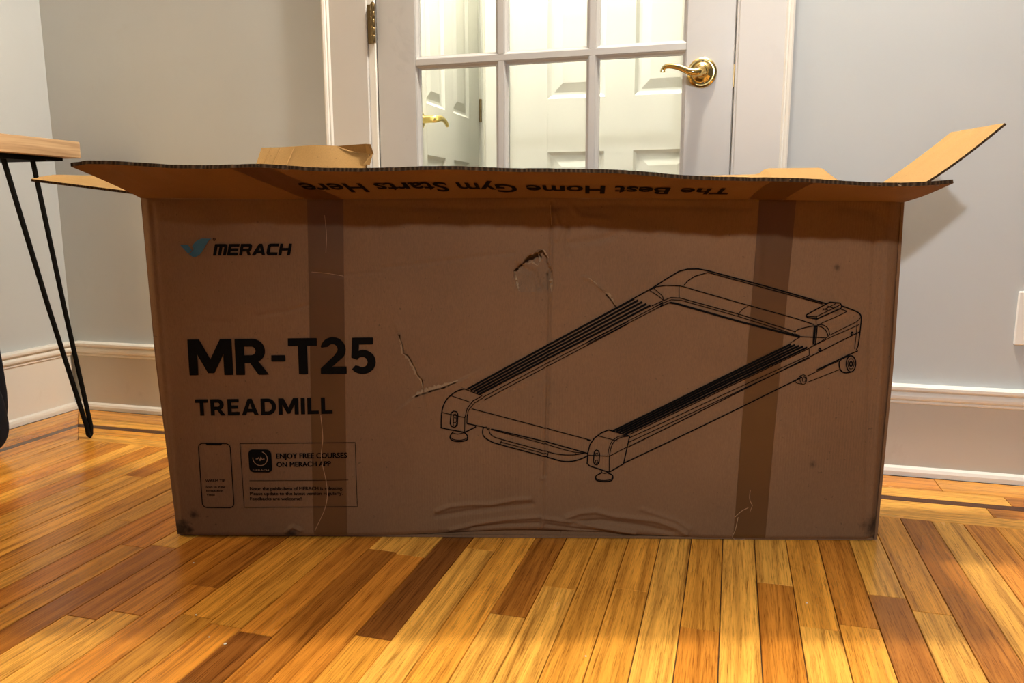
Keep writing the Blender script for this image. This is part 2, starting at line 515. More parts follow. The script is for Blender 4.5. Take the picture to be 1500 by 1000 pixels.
casing('trim_1', -.5175, -.3925, -1, DTOP + .10)
casing('trim_2', .5405, .6600, 1, DTOP + .10)
tt = structure(empty('trim_3'))
MB().box(-.3925, .5405, .004, WF, DTOP + .012, DTOP + .10, .002).build('flat_casing', M['casing'], tt)
MB().box(-.5175, .6600, -.007, WF, DTOP + .10, DTOP + .125, .003).build('back_band', M['trim'], tt)
jb = structure(empty('trim_4'))
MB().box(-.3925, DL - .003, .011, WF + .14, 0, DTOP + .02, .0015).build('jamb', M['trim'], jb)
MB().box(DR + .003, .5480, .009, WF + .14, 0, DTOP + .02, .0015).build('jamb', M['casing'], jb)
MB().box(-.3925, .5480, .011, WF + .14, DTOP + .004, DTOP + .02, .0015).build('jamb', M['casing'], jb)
MB().box(DL - .003, DL + .012, .056, .075, 0, DTOP + .004).build('door_stop', M['casing'], jb)
MB().box(DR - .012, DR + .003, .056, .075, 0, DTOP + .004).build('door_stop', M['casing'], jb)

# ------------------------------------------------------------------ french door
DY = 0.016                        # room face of the door leaf
door = structure(empty('door_1', (0, 0, 0)), 'grey white fifteen pane french door with brass lever')
cols = [(-.2625, -.0395), (-.0235, .1924), (.2084, .4235)]
ROW0, RP, HB = .3755, .311, .008
rows = [(ROW0 + i * RP + HB, ROW0 + (i + 1) * RP - HB) for i in range(5)]
ztop = rows[-1][1]
mb = MB().box(DL, cols[0][0], DY, DY + .035, .006, DTOP, .0015).build('stile', M['door'], door)
MB().box(cols[2][1], DR, DY, DY + .035, .006, DTOP, .0015).build('stile', M['door'], door)
MB().box(cols[0][0], cols[2][1], DY, DY + .035, .006, rows[0][0], .001).build('bottom_rail', M['door'], door)
MB().box(cols[0][0], cols[2][1], DY, DY + .035, ztop, DTOP, .001).build('top_rail', M['door'], door)
for i in range(4):
    MB().box(cols[0][0], cols[2][1], DY, DY + .035, rows[i][1], rows[i + 1][0], .001).build('muntin', M['door'], door)
for (a, b) in ((cols[0][1], cols[1][0]), (cols[1][1], cols[2][0])):
    for z0, z1 in rows:
        MB().box(a, b, DY, DY + .035, z0, z1, .001).build('muntin', M['door'], door)


def ring_stack(x0, x1, z0, z1, levels, cap=False, sgn=1, y0=0.0):
    """nested rectangles: (inset, depth)"""
    vs, fs = [], []
    for ins, dp in levels:
        vs += [(x0 + ins, y0 + dp, z0 + ins), (x1 - ins, y0 + dp, z0 + ins), (x1 - ins, y0 + dp, z1 - ins), (x0 + ins, y0 + dp, z1 - ins)]
    for k in range(len(levels) - 1):
        for a in range(4):
            b = (a + 1) % 4; fs.append((4 * k + a, 4 * k + b, 4 * k + 4 + b, 4 * k + 4 + a))
    if cap: n = 4 * (len(levels) - 1); fs.append((n, n + 1, n + 2, n + 3))
    return MB().add(vs, fs)


BEAD = [(0, .0005), (0, .002), (.0025, .0035), (.0025, .0050), (.0060, .0105), (.0085, .0115), (.0085, .0150), (.0085, .0200), (.0060, .0265), (0, .0345)]
for (a, b) in cols:
    for z0, z1 in rows:
        ring_stack(a, b, z0, z1, BEAD, y0=DY).build('glazing_bead', M['door'], door)
        MB().box(a + .002, b - .002, DY + .0155, DY + .0185, z0 + .002, z1 - .002).build('pane', M['glass'], door)

# hinge on the left edge
hg = MB()
for i in range(5):
    z0 = 1.050 + i * .0194
    hg.lathe([(.001, 0), (.0058, 0), (.0062, .001), (.0062, .0180), (.0058, .0190), (.001, .0190)], (DL - .004, .004, z0), (0, 0, 1), 14)
hg.lathe([(.001, 0), (.0045, .0005), (.0045, .003), (.002, .005)], (DL - .004, .004, 1.147), (0, 0, 1), 14)
hinge = hg.build('hinge', M['old_brass'], door, True)
MB().box(DL - .022, DL - .005, .0085, .0108, 1.050, 1.147).build('hinge_leaf', M['old_brass'], hinge)

# lever handle
RC = (.4614, DY, .9357)
lev = MB().lathe([(.001, -.004), (.0325, -.002), (.0345, .002), (.0335, .006), (.0300, .0085), (.0250, .0080), (.0215, .0100), (.0150, .0145), (.0135, .020), (.013, .032), (.001, .034)],
                 RC, (0, -1, 0), 40).build('lever_handle', M['brass'], door, True)
pth = catmull([(.4614, -.018, .9350), (.4545, -.031, .9298), (.4440, -.036, .9288), (.4330, -.036, .9322), (.4195, -.036, .9388), (.4040, -.036, .9440), (.3900, -.035, .9462),
               (.3800, -.034, .9448), (.3752, -.033, .9395), (.3745, -.032, .9330)], 6)
rr = np.interp(np.linspace(0, 1, len(pth)), [0, .2, .5, .75, .88, .95, 1], [.0115, .0092, .0068, .0052, .0050, .0058, .0062])
MB().tube(pth, list(rr), 14).build('lever_arm', M['brass'], lev, True)
MB().lathe([(.001, 0), (.0125, 0), (.0135, .003), (.0110, .007), (.0065, .0085), (.0062, .0065), (.001, .0065)], (.4614, DY - .030, .9375), (0, -1, 0), 24).build('hub', M['brass'], lev, True)
MB().lathe([(.001, 0), (.0042, 0), (.0042, .003), (.0022, .0042)], (.4614, DY - .036, .9375), (0, -1, 0), 14).build('privacy_button', simple('steel_pin', (.5, .5, .48), .3, 1), lev, True)
MB().lathe([(.001, 0), (.0028, 0), (.0028, .0012), (.001, .0012)], (.4640, DY - .0082, .9125), (0, -1, 0), 10).build('set_screw', M['dark_slot'], lev)
MB().lathe([(.001, 0), (.0028, 0), (.0028, .0012), (.001, .0012)], (.4628, DY - .0082, .9600), (0, -1, 0), 10).build('set_screw', M['dark_slot'], lev)
MB().box(DR - .0015, DR + .0028, DY + .002, DY + .010, .900, .952, .001).build('latch_plate', M['old_brass'], door)

# ------------------------------------------------------------------ hall beyond the glass
HY = .70                          # face of hall door wall
HX = -.50                         # face of hall side wall
hw = MB()
hw.box(-.30, -.235, HY, HY + .12, -.02, 2.5); hw.box(.575, 1.35, HY, HY + .12, -.02, 2.5); hw.box(-.235, .575, HY, HY + .12, 2.06, 2.5)
structure(hw.build('wall_hall_far', M['wall_hall']))
hs = MB()
hs.box(HX - .12, HX, WF + .12, .535, -.02, 2.5); hs.box(HX - .12, HX, 1.275, 1.60, -.02, 2.5); hs.box(HX - .12, HX, .535, 1.275, 2.06, 2.5)
structure(hs.build('wall_hall_left', M['wall_hall']))
structure(MB().box(HX - .12, -.30, 1.48, 1.60, -.02, 2.5).build('wall_hall_end', M['wall_hall']))
structure(MB().box(-.30, -.235, HY + .12, 1.48, -.02, 2.5).build('wall_hall_return', M['wall_hall']))
structure(MB().box(1.25, 1.37, WF + .12, HY, -.02, 2.5).build('wall_hall_right', M['wall_hall']))
structure(MB().box(HX - .12, 1.37, WF + .12, 1.60, 2.5, 2.6).build('ceiling_hall', M['ceiling']))
structure(MB().box(HX - .12, 1.37, .03, 1.60, -.10, -.001).build('floor_hall', M['table']))


def six_panel(root, w, h, mat):
    """six raised panels; leaf stands in local x 0..w, front face at local y=0 facing -y"""
    st, mu = .134 * w / .754, .096 * w / .754
    pw = (w - 2 * st - mu) / 2
    rows_ = [(.205, .810), (.985, 1.62), (1.72, h - .115)]
    T = .035
    MB().box(0, st, 0, T, 0, h, .001).build('stile', mat, root); MB().box(w - st, w, 0, T, 0, h, .001).build('stile', mat, root)
    zc = [0] + [z for r in rows_ for z in r] + [h]
    for i in range(0, len(zc), 2): MB().box(st, w - st, 0, T, zc[i], zc[i + 1]).build('rail', mat, root)
    for z0, z1 in rows_:
        MB().box(st + pw, st + pw + mu, 0, T, z0, z1).build('mullion', mat, root)
        for x0 in (st, st + pw + mu):
            ring_stack(x0, x0 + pw, z0, z1, [(0, 0), (.004, .004), (.010, .0095), (.014, .0105), (.020, .0105), (.050, .0030)], True).build('panel', mat, root)


dA = structure(empty('door_2', (-.2077, HY + .004, .008)), 'white six panel closet door facing the glass')
six_panel(dA, .754, 2.03, M['hall_door'])
hb = MB()
for i in range(5): hb.lathe([(.001, 0), (.0060, 0), (.0060, .0190), (.001, .0190)], (-.004, -.006, .950 + i * .0198), (0, 0, 1), 12)
hb.build('hinge', M['hall_door'], dA, True)
MB().box(-.0035, -.0005, .012, .030, 0, 2.03).build('gap_shade_strip', M['dark_slot'], dA)  # dark strip painting the shade between door and casing
dB = structure(empty('door_3', (HX - .004, .558, .008), math.pi / 2), 'white six panel side door with brass lever')
six_panel(dB, .705, 2.03, M['hall_door'])
hb = MB()
for i in range(5): hb.lathe([(.001, 0), (.0060, 0), (.0060, .0180), (.001, .0180)], (.7085, -.006, .985 + i * .0188), (0, 0, 1), 12)
hb.build('hinge', M['old_brass'], dB, True)
lb = MB().lathe([(.001, 0), (.033, 0), (.033, .004), (.026, .009), (.013, .014), (.012, .035), (.001, .036)], (.062, 0, .923), (0, -1, 0), 28).build('lever_handle', M['hall_brass'], dB, True)
MB().tube(catmull([(.062, -.030, .923), (.064, -.052, .923), (.082, -.060, .926), (.110, -.060, .930), (.140, -.060, .926), (.160, -.060, .918), (.168, -.060, .910)], 5),
          [.012] * 6 + list(np.linspace(.012, .0055, 25)), 12).build('lever_arm', M['hall_brass'], lb, True)
tr5 = structure(empty('trim_5'))
MB().box(-.290, -.2125, HY - .016, HY, 0, 2.14, .003).build('flat_casing', M['hall_door'], tr5)
MB().box(.551, .628, HY - .016, HY, 0, 2.14, .003).build('flat_casing', M['hall_door'], tr5)
MB().box(-.2125, .551, HY - .016, HY, 2.055, 2.14, .003).build('flat_casing', M['hall_door'], tr5)
tr6 = structure(empty('trim_6'))
MB().box(HX, HX + .016, .478, .553, 0, 2.14, .003).build('flat_casing', M['hall_door'], tr6)
MB().box(HX, HX + .016, 1.270, 1.345, 0, 2.14, .003).build('flat_casing', M['hall_door'], tr6)
MB().box(HX, HX + .016, .553, 1.270, 2.055, 2.14, .003).build('flat_casing', M['hall_door'], tr6)

# ------------------------------------------------------------------ wall plate on the right
wp = tag(empty('wall_plate', (1.198, WF, .379)), 'white wall outlet plate cut by the frame edge, above the right baseboard', 'outlet')
pl = MB().box(-.038, .038, -.0065, 0, -.060, .060, .0025).build('cover_plate', M['plate'], wp)
MB().box(-.0165, .0165, -.0082, -.004, .006, .038, .002).build('receptacle', M['plate'], wp)
MB().box(-.0165, .0165, -.0082, -.004, -.038, -.006, .002).build('receptacle', M['plate'], wp)
for cz in (.022, -.022):
    sl = MB().box(-.0075, -.0055, -.0086, -.0078, cz - .004, cz + .005).box(.0055, .0075, -.0086, -.0078, cz - .004, cz + .005)
    sl.build('slots', M['dark_slot'], wp)

# ------------------------------------------------------------------ desk with hairpin legs
desk = tag(empty('desk', (-1.10, -.245, 0)), 'light wood desk with thin black hairpin legs by the left wall', 'desk')
# local: x to the left is negative, y runs toward the room (-y)
MB().box(-.325, 0, -1.05, 0, .757, .799, .0015).build('desk_top', M['table'], desk)
fr_ = MB().box(-.300, -.030, -1.02, -.030, .749, .757)  # solid black sheet under most of the desk top
fr_.build('underside_sheet', M['black_metal'], desk)


def hairpin(fx, fy, a, b):
    mbx = MB()
    f = np.array((fx, fy, .0))
    pts = [a, tuple(np.array(a) * .5 + np.array((fx - .001, fy - .006, .006)) * .5), (fx - .001, fy - .006, .035), (fx, fy - .0045, .012), (fx, fy, .0060), (fx, fy + .0045, .012),
           (fx + .001, fy + .006, .035), tuple(np.array(b) * .5 + np.array((fx + .001, fy + .006, .006)) * .5), b]
    mbx.tube(pts, .0060, 10)
    o = mbx.build('hairpin_leg', M['black_metal'], desk, True)
    pc = (np.array(a) + np.array(b)) / 2
    MB().box(min(a[0], b[0]) - .02, max(a[0], b[0]) + .02, min(a[1], b[1]) - .02, max(a[1], b[1]) + .02, .744, .749).build('mounting_plate', M['black_metal'], o)


hairpin(-.0423, -.0164, (-.044, -.190, .746), (-.040, -.112, .746))
hairpin(-.275, -.690, (-.270, -.760, .746), (-.270, -.685, .746))
hairpin(-.045, -1.000, (-.045, -.930, .746), (-.050, -.860, .746))
hairpin(-.275, -1.000, (-.270, -.930, .746), (-.270, -.860, .746))
gd = MB()
gd.lathe([(.001, 0), (.036, 0), (.040, .004), (.040, .010), (.034, .016), (.020, .019), (.001, .020)], (0, 0, 0), (0, 0, 1), 28)
tag(gd.build('gadget', M['black_plastic'], None, True, (-1.148, -.672, .799)), 'small round black gadget on the desk top at the frame edge', 'gadget')

# dark bag under the desk
bag = tag(empty('backpack', (-1.328, -.520, 0)), 'dark navy rounded bag on the floor under the desk', 'bag')


def superblob(cx, cy, z0, rx, ry, hz, e=.55, n=28, mrows=18, pinch=None):
    vs, fs = [], []
    sg = lambda t, p: math.copysign(abs(t) ** p, t)
    for i in range(mrows + 1):
        ph = -math.pi / 2 + math.pi * i / mrows
        for j in range(n):
            th = 2 * math.pi * j / n
            z = (sg(math.sin(ph), e) + 1) / 2
            k = pinch(z) if pinch else 1.0
            vs.append((cx + rx * k * sg(math.cos(ph), e) * sg(math.cos(th), e), cy + ry * k * sg(math.cos(ph), e) * sg(math.sin(th), e), z0 + hz * z))
    for i in range(mrows):
        for j in range(n):
            j2 = (j + 1) % n; fs.append((i * n + j, i * n + j2, (i + 1) * n + j2, (i + 1) * n + j))
    return MB().add(vs, fs)


superblob(0, 0, 0, .085, .16, .46, .6, pinch=lambda z: 1.0 - .16 * z).build('main_body', M['navy'], bag, True)
superblob(.055, 0, .005, .060, .12, .22, .65, pinch=lambda z: 1.0 - .2 * z).build('front_pocket', M['navy'], bag, True)
MB().tube(catmull([(0, -.05, .44), (0, -.04, .49), (0, 0, .505), (0, .04, .49), (0, .05, .44)], 5), .008, 8).build('carry_handle', M['navy'], bag, True)

# ------------------------------------------------------------------ the cardboard box
BX = tag(empty('cardboard_box', (-.4674, -.7556, 0), math.radians(14.565)),
         'large open brown shipping carton with black treadmill drawing and lettering', 'box')
DEP = .190


def XL(z): return np.interp(z, [0, .336, .646], [.0107, -.0051, -.0087])
def XR(z): return np.interp(z, [0, .332, .640], [1.3455, 1.3505, 1.3465])
def ZB(x): return .0035 + .016 * np.exp(-((x - .70) / .22) ** 2)
def ZT(x): return np.interp(x, [-.01, .3, .7, 1.1, 1.35], [.6455, .6420, .6440, .6390, .6345])


# --- conversion of traced print: pixel of the flat print -> panel metres (bilinear on four known points)
def seg_d(X, Z, poly):
    best = np.full(X.shape, 1e9); arg = np.zeros(X.shape); L = 0.0; side = np.zeros(X.shape)
    for (a, b), (c, d) in zip(poly[:-1], poly[1:]):
        ex, ez = c - a, d - b; l2 = ex * ex + ez * ez + 1e-12
        t = np.clip(((X - a) * ex + (Z - b) * ez) / l2, 0, 1)
        dd = np.hypot(X - a - t * ex, Z - b - t * ez)
        mk = dd < best
        best = np.where(mk, dd, best); side = np.where(mk, ex * (Z - b) - ez * (X - a), side)
    return best, np.sign(side)


CREASES = [([(0.7293,0.6306),(0.7265,0.4809),(0.7237,0.3052),(0.7204,0.2015),(0.7182,0.122),(0.7109,0.0274)],-0.00426,0.00263),([(0.72,0.3052),(0.7166,0.2014),(0.7131,0.122)],0.00266,0.003),([(0.717,0.122),(0.7122,0.0274)],0.00585,0.003),([(0.7574,0.59),(0.7553,0.554),(0.7603,0.5394)],-0.00308,0.004),([(0.7331,0.6116),(0.7429,0.5901),(0.7382,0.566)],0.0028,0.004),([(0.4244,0.5155),(0.4738,0.5203),(0.5968,0.5348),(0.6604,0.542)],-0.00126,0.004),([(0.7613,0.5588),(0.8037,0.5635),(0.8398,0.5719)],-0.00224,0.006),([(0.7607,0.6258),(0.779,0.6043),(0.8272,0.5994)],0.00224,0.006),([(0.1902,0.4287),(0.2471,0.4363),(0.2877,0.4488)],-0.00126,0.004),([(0.0951,0.4186),(0.1454,0.4161)],-0.00084,0.005),([(0.2942,0.5083),(0.3497,0.5021),(0.4242,0.5081)],-0.00084,0.003),([(0.5143,0.056),(0.5404,0.0657),(0.5792,0.07),(0.618,0.0703),(0.6631,0.08),(0.6901,0.0815)],0.00418,0.00375),([(0.5141,0.0451),(0.5791,0.0564),(0.6567,0.0664),(0.6953,0.0708)],-0.00342,0.0045),([(0.5396,0.0179),(0.5918,0.032),(0.6437,0.0405),(0.7082,0.0465)],0.00456,0.00375),([(0.5787,0.0209),(0.6436,0.0296),(0.7083,0.0328)],-0.00418,0.003),([(0.716,0.0438),(0.7728,0.036),(0.8244,0.0255),(0.889,0.0137)],0.00456,0.00337),([(0.7212,0.0302),(0.7858,0.0211),(0.8504,0.0148)],-0.00418,0.003),([(0.7598,0.0455),(0.7854,0.0551),(0.8137,0.058),(0.8497,0.0488),(0.9269,0.0399),(0.9657,0.0266),(0.9854,0.0131)],0.00494,0.0045),([(0.7728,0.0347),(0.8242,0.0391),(0.9015,0.0288),(0.9597,0.0156)],-0.00418,0.0045),([(0.9007,0.0627),(0.9265,0.0534),(0.9653,0.0402),(0.9915,0.0227)],0.00266,0.0045),([(0.6701,0.5177),(0.697,0.5054),(0.7069,0.4809)],-0.0042,0.006),([(0.7863,0.4992),(0.8023,0.4907),(0.8197,0.4747)],0.00168,0.003),([(1.2959,0.6241),(1.3,0.5049),(1.3041,0.3821),(1.3122,0.2041),(1.3205,0.0184)],-0.00168,0.004),([(1.3172,0.6241),(1.3238,0.4439),(1.3295,0.2041),(1.3311,0.0117)],0.00224,0.0035),([(1.0957,0.6248),(1.0992,0.4807)],0.00084,0.003),([(0.0133,0.628),(0.0141,0.4812),(0.014,0.2512),(0.0175,0.0222)],-0.0014,0.005),([(1.2321,0.6243),(1.2921,0.6124),(1.3175,0.5887)],-0.00224,0.01),([(1.2085,0.4316),(1.262,0.3571),(1.29,0.3067)],-0.00168,0.012),([(1.159,0.2294),(1.2235,0.1907)],0.00112,0.01),([(0.3791,0.6269),(0.5977,0.6191),(0.8388,0.6255),(1.078,0.6201)],-0.0014,0.006),([(0.5811,0.2271),(0.5933,0.1877),(0.5902,0.1346)],-0.00084,0.005),([(0.2254,0.0127),(0.2391,0.0239),(0.2545,0.0157)],0.0057,0.003)]
STEPS = [([(0.4511,0.392),(0.4573,0.3743),(0.4578,0.3598),(0.4672,0.3535),(0.4727,0.3429),(0.4791,0.3322),(0.4827,0.3196),(0.4911,0.3098),(0.4936,0.2922)],0.0022,0.016),([(0.4632,0.2675),(0.474,0.2764),(0.4847,0.2834),(0.5089,0.2913),(0.533,0.2982),(0.5581,0.308),(0.5764,0.3178)],-0.0018,0.014),([(0.8191,0.4754),(0.8295,0.467),(0.8376,0.4567),(0.8462,0.4445)],0.0014,0.01)]
SLITS = [([(0.4511,0.392),(0.4573,0.3743),(0.4578,0.3598),(0.4672,0.3535),(0.4727,0.3429),(0.4791,0.3322),(0.4827,0.3196),(0.4911,0.3098),(0.4936,0.2922)],0.00272),([(0.475,0.2774),(0.5089,0.2893),(0.533,0.2963),(0.5547,0.3061)],0.0016),([(0.8276,0.468),(0.8372,0.4567),(0.8457,0.4454)],0.0022400000000000002),([(0.6635,0.5091),(0.6789,0.5239),(0.6868,0.535),(0.6998,0.5396),(0.7118,0.546)],0.0024000000000000002),([(0.6849,0.5285),(0.6975,0.5336),(0.7081,0.5359)],0.005),([(0.7212,0.5053),(0.7218,0.4904),(0.7214,0.4741)],0.0019)]
LIPS = [([(0.4511,0.392),(0.4573,0.3743),(0.4578,0.3598),(0.4672,0.3535),(0.4727,0.3429),(0.4791,0.3322),(0.4827,0.3196),(0.4911,0.3098),(0.4936,0.2922)],-0.0042),([(0.474,0.2764),(0.4847,0.2834),(0.5089,0.2913),(0.533,0.2982),(0.5581,0.308)],0.0058),([(0.8191,0.4754),(0.8295,0.467),(0.8376,0.4567),(0.8462,0.4445)],0.0034),([(0.7881,0.502),(0.8069,0.4876),(0.821,0.474)],0.0016),([(0.6617,0.5091),(0.6635,0.4905),(0.67,0.4736)],0.0036),([(0.7296,0.509),(0.7311,0.4904),(0.7303,0.4708)],-0.0052),([(0.6789,0.5239),(0.6868,0.535),(0.6998,0.5396),(0.7127,0.547),(0.723,0.5322)],0.0034),([(0.7044,0.5414),(0.7072,0.5276),(0.7035,0.5183)],0.0026),([(0.6766,0.5193),(0.6928,0.523),(0.7045,0.5174)],0.003)]
WRINKLES = [([(0.3025,0.2443),(0.3045,0.1996),(0.3002,0.1598),(0.3082,0.1061),(0.3039,0.0654),(0.2808,0.0159)],0.0011),([(0.3246,0.6091),(0.3267,0.5729),(0.3242,0.5425)],0.0008),([(0.2967,0.5083),(0.3251,0.5058),(0.3546,0.5008)],0.0007),([(1.1015,0.1016),(1.1011,0.0842),(1.1068,0.0708)],0.0011),([(1.1068,0.0708),(1.1024,0.0574)],0.0008),([(1.0994,0.0668),(1.087,0.0599),(1.0748,0.0477)],0.0013),([(1.0812,0.0478),(1.0772,0.0233),(1.0727,0.0083),(1.0807,0.0016),(1.0973,0.0031)],0.0011),([(0.7258,0.6259),(0.7284,0.5901)],0.001)]

HOLE = [(0.6617, 0.51), (0.6673, 0.5156), (0.6789, 0.5239), (0.6868, 0.535), (0.6998, 0.5396), (0.7127, 0.547), (0.7202, 0.5359), (0.723, 0.5192), (0.7296, 0.509), (0.7303, 0.4717), (0.7205, 0.4708), (0.7176, 0.4858), (0.7046, 0.4736), (0.6859, 0.4727), (0.671, 0.4736), (0.6644, 0.4877)]


def inside(X, Z, poly):
    r = np.zeros(X.shape, bool); n = len(poly); j = n - 1
    for i in range(n):
        xi, zi = poly[i]; xj, zj = poly[j]
        c = ((zi > Z) != (zj > Z)) & (X < (xj - xi) * (Z - zi) / (zj - zi + 1e-12) + xi)
        r ^= c; j = i
    return r


def disp(X, Z):
    X = np.asarray(X, float); Z = np.asarray(Z, float)
    d = .0022 * np.sin(3.1 * X + .7) * np.sin(4.6 * Z + .5) + .0011 * np.sin(9.3 * X - 5 * Z) + .0007 * np.sin(17 * X + 13 * Z + 1.2)
    for poly, amp, sig in CREASES:
        dist, side = seg_d(X, Z, poly)
        d = d + amp * np.exp(-(dist / sig) ** 2)
    for poly, amp, sig in STEPS:             # one side of the line stands proud of the other
        dist, side = seg_d(X, Z, poly)
        d = d + amp * side * np.exp(-(dist / sig)) * (1 - np.exp(-(dist / .0012)))
    ins = inside(X, Z, HOLE)
    zl, zh = min(p[1] for p in HOLE), max(p[1] for p in HOLE)
    d = d - np.where(ins, .0150 * np.clip((Z - zl) / (zh - zl), 0, 1) ** .8 + .0012 * np.sin(X * 900) * np.sin(Z * 260), 0)
    # rounded upright corners and rolled top and bottom folds
    for e, w, a in ((X - XL(Z), .016, .0070), (XR(Z) - X, .022, .0120), (Z - ZB(X), .007, .0035), (ZT(X) - Z, .007, .0030)):
        d = d - a * np.clip(1 - e / w, 0, 1) ** 1.35
    return d


NX, NZ = 640, 310
gs, gt = np.meshgrid(np.linspace(0, 1, NX), np.linspace(0, 1, NZ))
xa = .67 + (gs - .5) * 1.35
zz = ZB(xa) + gt * (ZT(xa) - ZB(xa))
xx = XL(zz) + gs * (XR(zz) - XL(zz))
yy = -disp(xx, zz)
V = np.stack([xx, yy, zz], -1).reshape(-1, 3)
idx = np.arange(NX * NZ).reshape(NZ, NX)
F = np.stack([idx[:-1, :-1], idx[:-1, 1:], idx[1:, 1:], idx[1:, :-1]], -1).reshape(-1, 4)
cen = V[F].mean(1)
cut = np.zeros(len(F), bool)
for poly, w in SLITS:
    dd, _ = seg_d(cen[:, 0], cen[:, 2], poly)
    cut |= dd < w * (.7 + .3 * np.sin(cen[:, 0] * 410 + cen[:, 2] * 330))
F = F[~cut]


def np_mesh(name, V, F, mat, parent, smooth=True):
    me = bpy.data.meshes.new(name)
    me.vertices.add(len(V)); me.vertices.foreach_set('co', np.asarray(V, np.float32).ravel())
    me.loops.add(F.size); me.loops.foreach_set('vertex_index', F.astype(np.int32).ravel())
    me.polygons.add(len(F)); me.polygons.foreach_set('loop_start', np.arange(0, F.size, F.shape[1], dtype=np.int32))
    me.update(calc_edges=True); me.validate()
    if smooth: me.polygons.foreach_set('use_smooth', [True] * len(me.polygons))
    me.materials.append(mat)
    o = bpy.data.objects.new(name, me); C.objects.link(o); o.parent = parent
    return o


front = np_mesh('front_panel', V, F, M['kraft'], BX)
# plain panels: the inner skin of the front, back, ends and bottom
MB().box(.012, 1.342, .0215, .0235, .006, .628).build('front_liner', M['kraft_plain'], BX)
MB().box(.016, 1.338, .0095, .0125, .0012, .024).build('bottom_light_stop', M['kraft_plain'], BX)  # added strip, stops light leaking out under the front panel
MB().box(-.004, 1.346, DEP - .005, DEP, .003, .640, .001).build('back_panel', M['kraft_plain'], BX)


def end_panel(xf, s):
    zs = np.linspace(.003, .636, 14); mb_ = MB(); vs = []; fs = []
    for i, z in enumerate(zs):
        x = float(xf(z))
        vs += [(x, .006, z), (x - s * .005, .006, z), (x - s * .005, DEP - .005, z), (x, DEP - .005, z)]
    for i in range(len(zs) - 1):
        for a in range(4): b = (a + 1) % 4; fs.append((4 * i + a, 4 * i + b, 4 * i + 4 + b, 4 * i + 4 + a))
    mb_.add(vs, fs); return mb_.build('end_panel', M['kraft_plain'], BX)


end_panel(XL, -1); end_panel(XR, 1)
MB().box(.016, 1.338, .006, DEP - .005, .0012, .006).build('bottom_panel', M['kraft_plain'], BX)


# --- flaps
def sheet(name, fn, ns, nt_, thick, mat, close=True, smooth=True, inner=1):
    s, t = np.meshgrid(np.linspace(0, 1, ns), np.linspace(0, 1, nt_))
    A = fn(s, t)
    du = np.gradient(A, axis=1); dv = np.gradient(A, axis=0)
    N = np.cross(du, dv); N /= np.linalg.norm(N, axis=-1, keepdims=True) + 1e-12
    Bt = A + N * thick
    n = ns * nt_; I = np.arange(n).reshape(nt_, ns)
    q = lambda I: np.stack([I[:-1, :-1], I[:-1, 1:], I[1:, 1:], I[1:, :-1]], -1).reshape(-1, 4)
    f = [q(I)[:, ::-1], q(I) + n]
    loops = [I[0], I[-1], I[:, 0], I[:, -1]] if close is True else [[I[0], I[-1], I[:, 0], I[:, -1]][k] for k in close]
    for L in loops: f.append(np.stack([L[:-1], L[1:], L[1:] + n, L[:-1] + n], -1))
    o = np_mesh(name, np.concatenate([A.reshape(-1, 3), Bt.reshape(-1, 3)]), np.concatenate(f), mat, BX, smooth)
    o.data.materials.append(M['kraft_inner_lit']); o.data.materials.append(M['flute_edge_shade'])
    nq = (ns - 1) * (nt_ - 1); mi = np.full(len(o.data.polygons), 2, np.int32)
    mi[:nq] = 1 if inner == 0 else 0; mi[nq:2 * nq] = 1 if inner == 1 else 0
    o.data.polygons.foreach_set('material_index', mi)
    try: o.data.set_sharp_from_angle(angle=math.radians(35))
    except Exception: pass
    return o, A, N


FZX = [-.017, .012, .139, .266, .35, .507, .715, .87, 1.024, 1.177, 1.28, 1.33, 1.347]
FZZ = [.6915, .6945, .6894, .6885, .6834, .6838, .6819, .6742, .6655, .6609, .6564, .6545, .6540]


def ragged(s):
    return .0026 * np.sin(s * 61) + .0020 * np.sin(s * 143 + 1) + .0016 * np.sin(s * 310 + 2) + .0012 * np.sin(s * 520)


def flap_front(s, t):
    x0 = XL(.645) + .003; x1 = XR(.64) - .001
    x = x0 + s * (x1 - x0) + t * (-.010 * (1 - s) - .016 * s)
    zf = np.interp(x, FZX, FZZ) - .002; zh = ZT(x)
    y = -t * (.186 + ragged(s)) + .0022
    w = .0030 * np.sin(14 * s + 3) * np.sin(math.pi * t) + .0022 * np.sin(33 * s) * np.sin(2.2 * t) * t
    z = zh + (zf - zh) * (t ** .92) + w * .8
    # corner at far right curls up a little
    z = z + .006 * np.clip((s - .93) / .07, 0, 1) ** 2 * t
    return np.stack([x, y, z], -1)


T_F = .0058
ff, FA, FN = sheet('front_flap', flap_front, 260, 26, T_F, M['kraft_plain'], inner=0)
# shreds of paper liner torn loose along the edge
sh = MB()
for a, b, n in ((.20, .27, 22), (.27, .36, 10), (.47, .52, 3), (.76, .82, 4), (.89, .985, 30), (.01, .05, 3)):
    for _ in range(n):
        s = random.uniform(a, b); ln = random.uniform(.003, .012); wd = random.uniform(.004, .018) / 1.35
        p = flap_front(np.array([s, s + wd * .5, s + wd]), np.array([.985, .985, .985]))
        p[:, 2] -= random.uniform(.0005, .0055)
        q = p[1] + np.array([random.uniform(-.004, .004), -ln * .4, random.uniform(-.0035, .0022)])
        sh.add([p[0], p[2], q], [(0, 1, 2)])
shred = sh.build('torn_liner', M['torn'], ff); shred['label'] = 'ragged pale paper shreds'; shred['kind'] = 'stuff'


def lerp(a, b, t): return a + (b - a) * t[..., None]


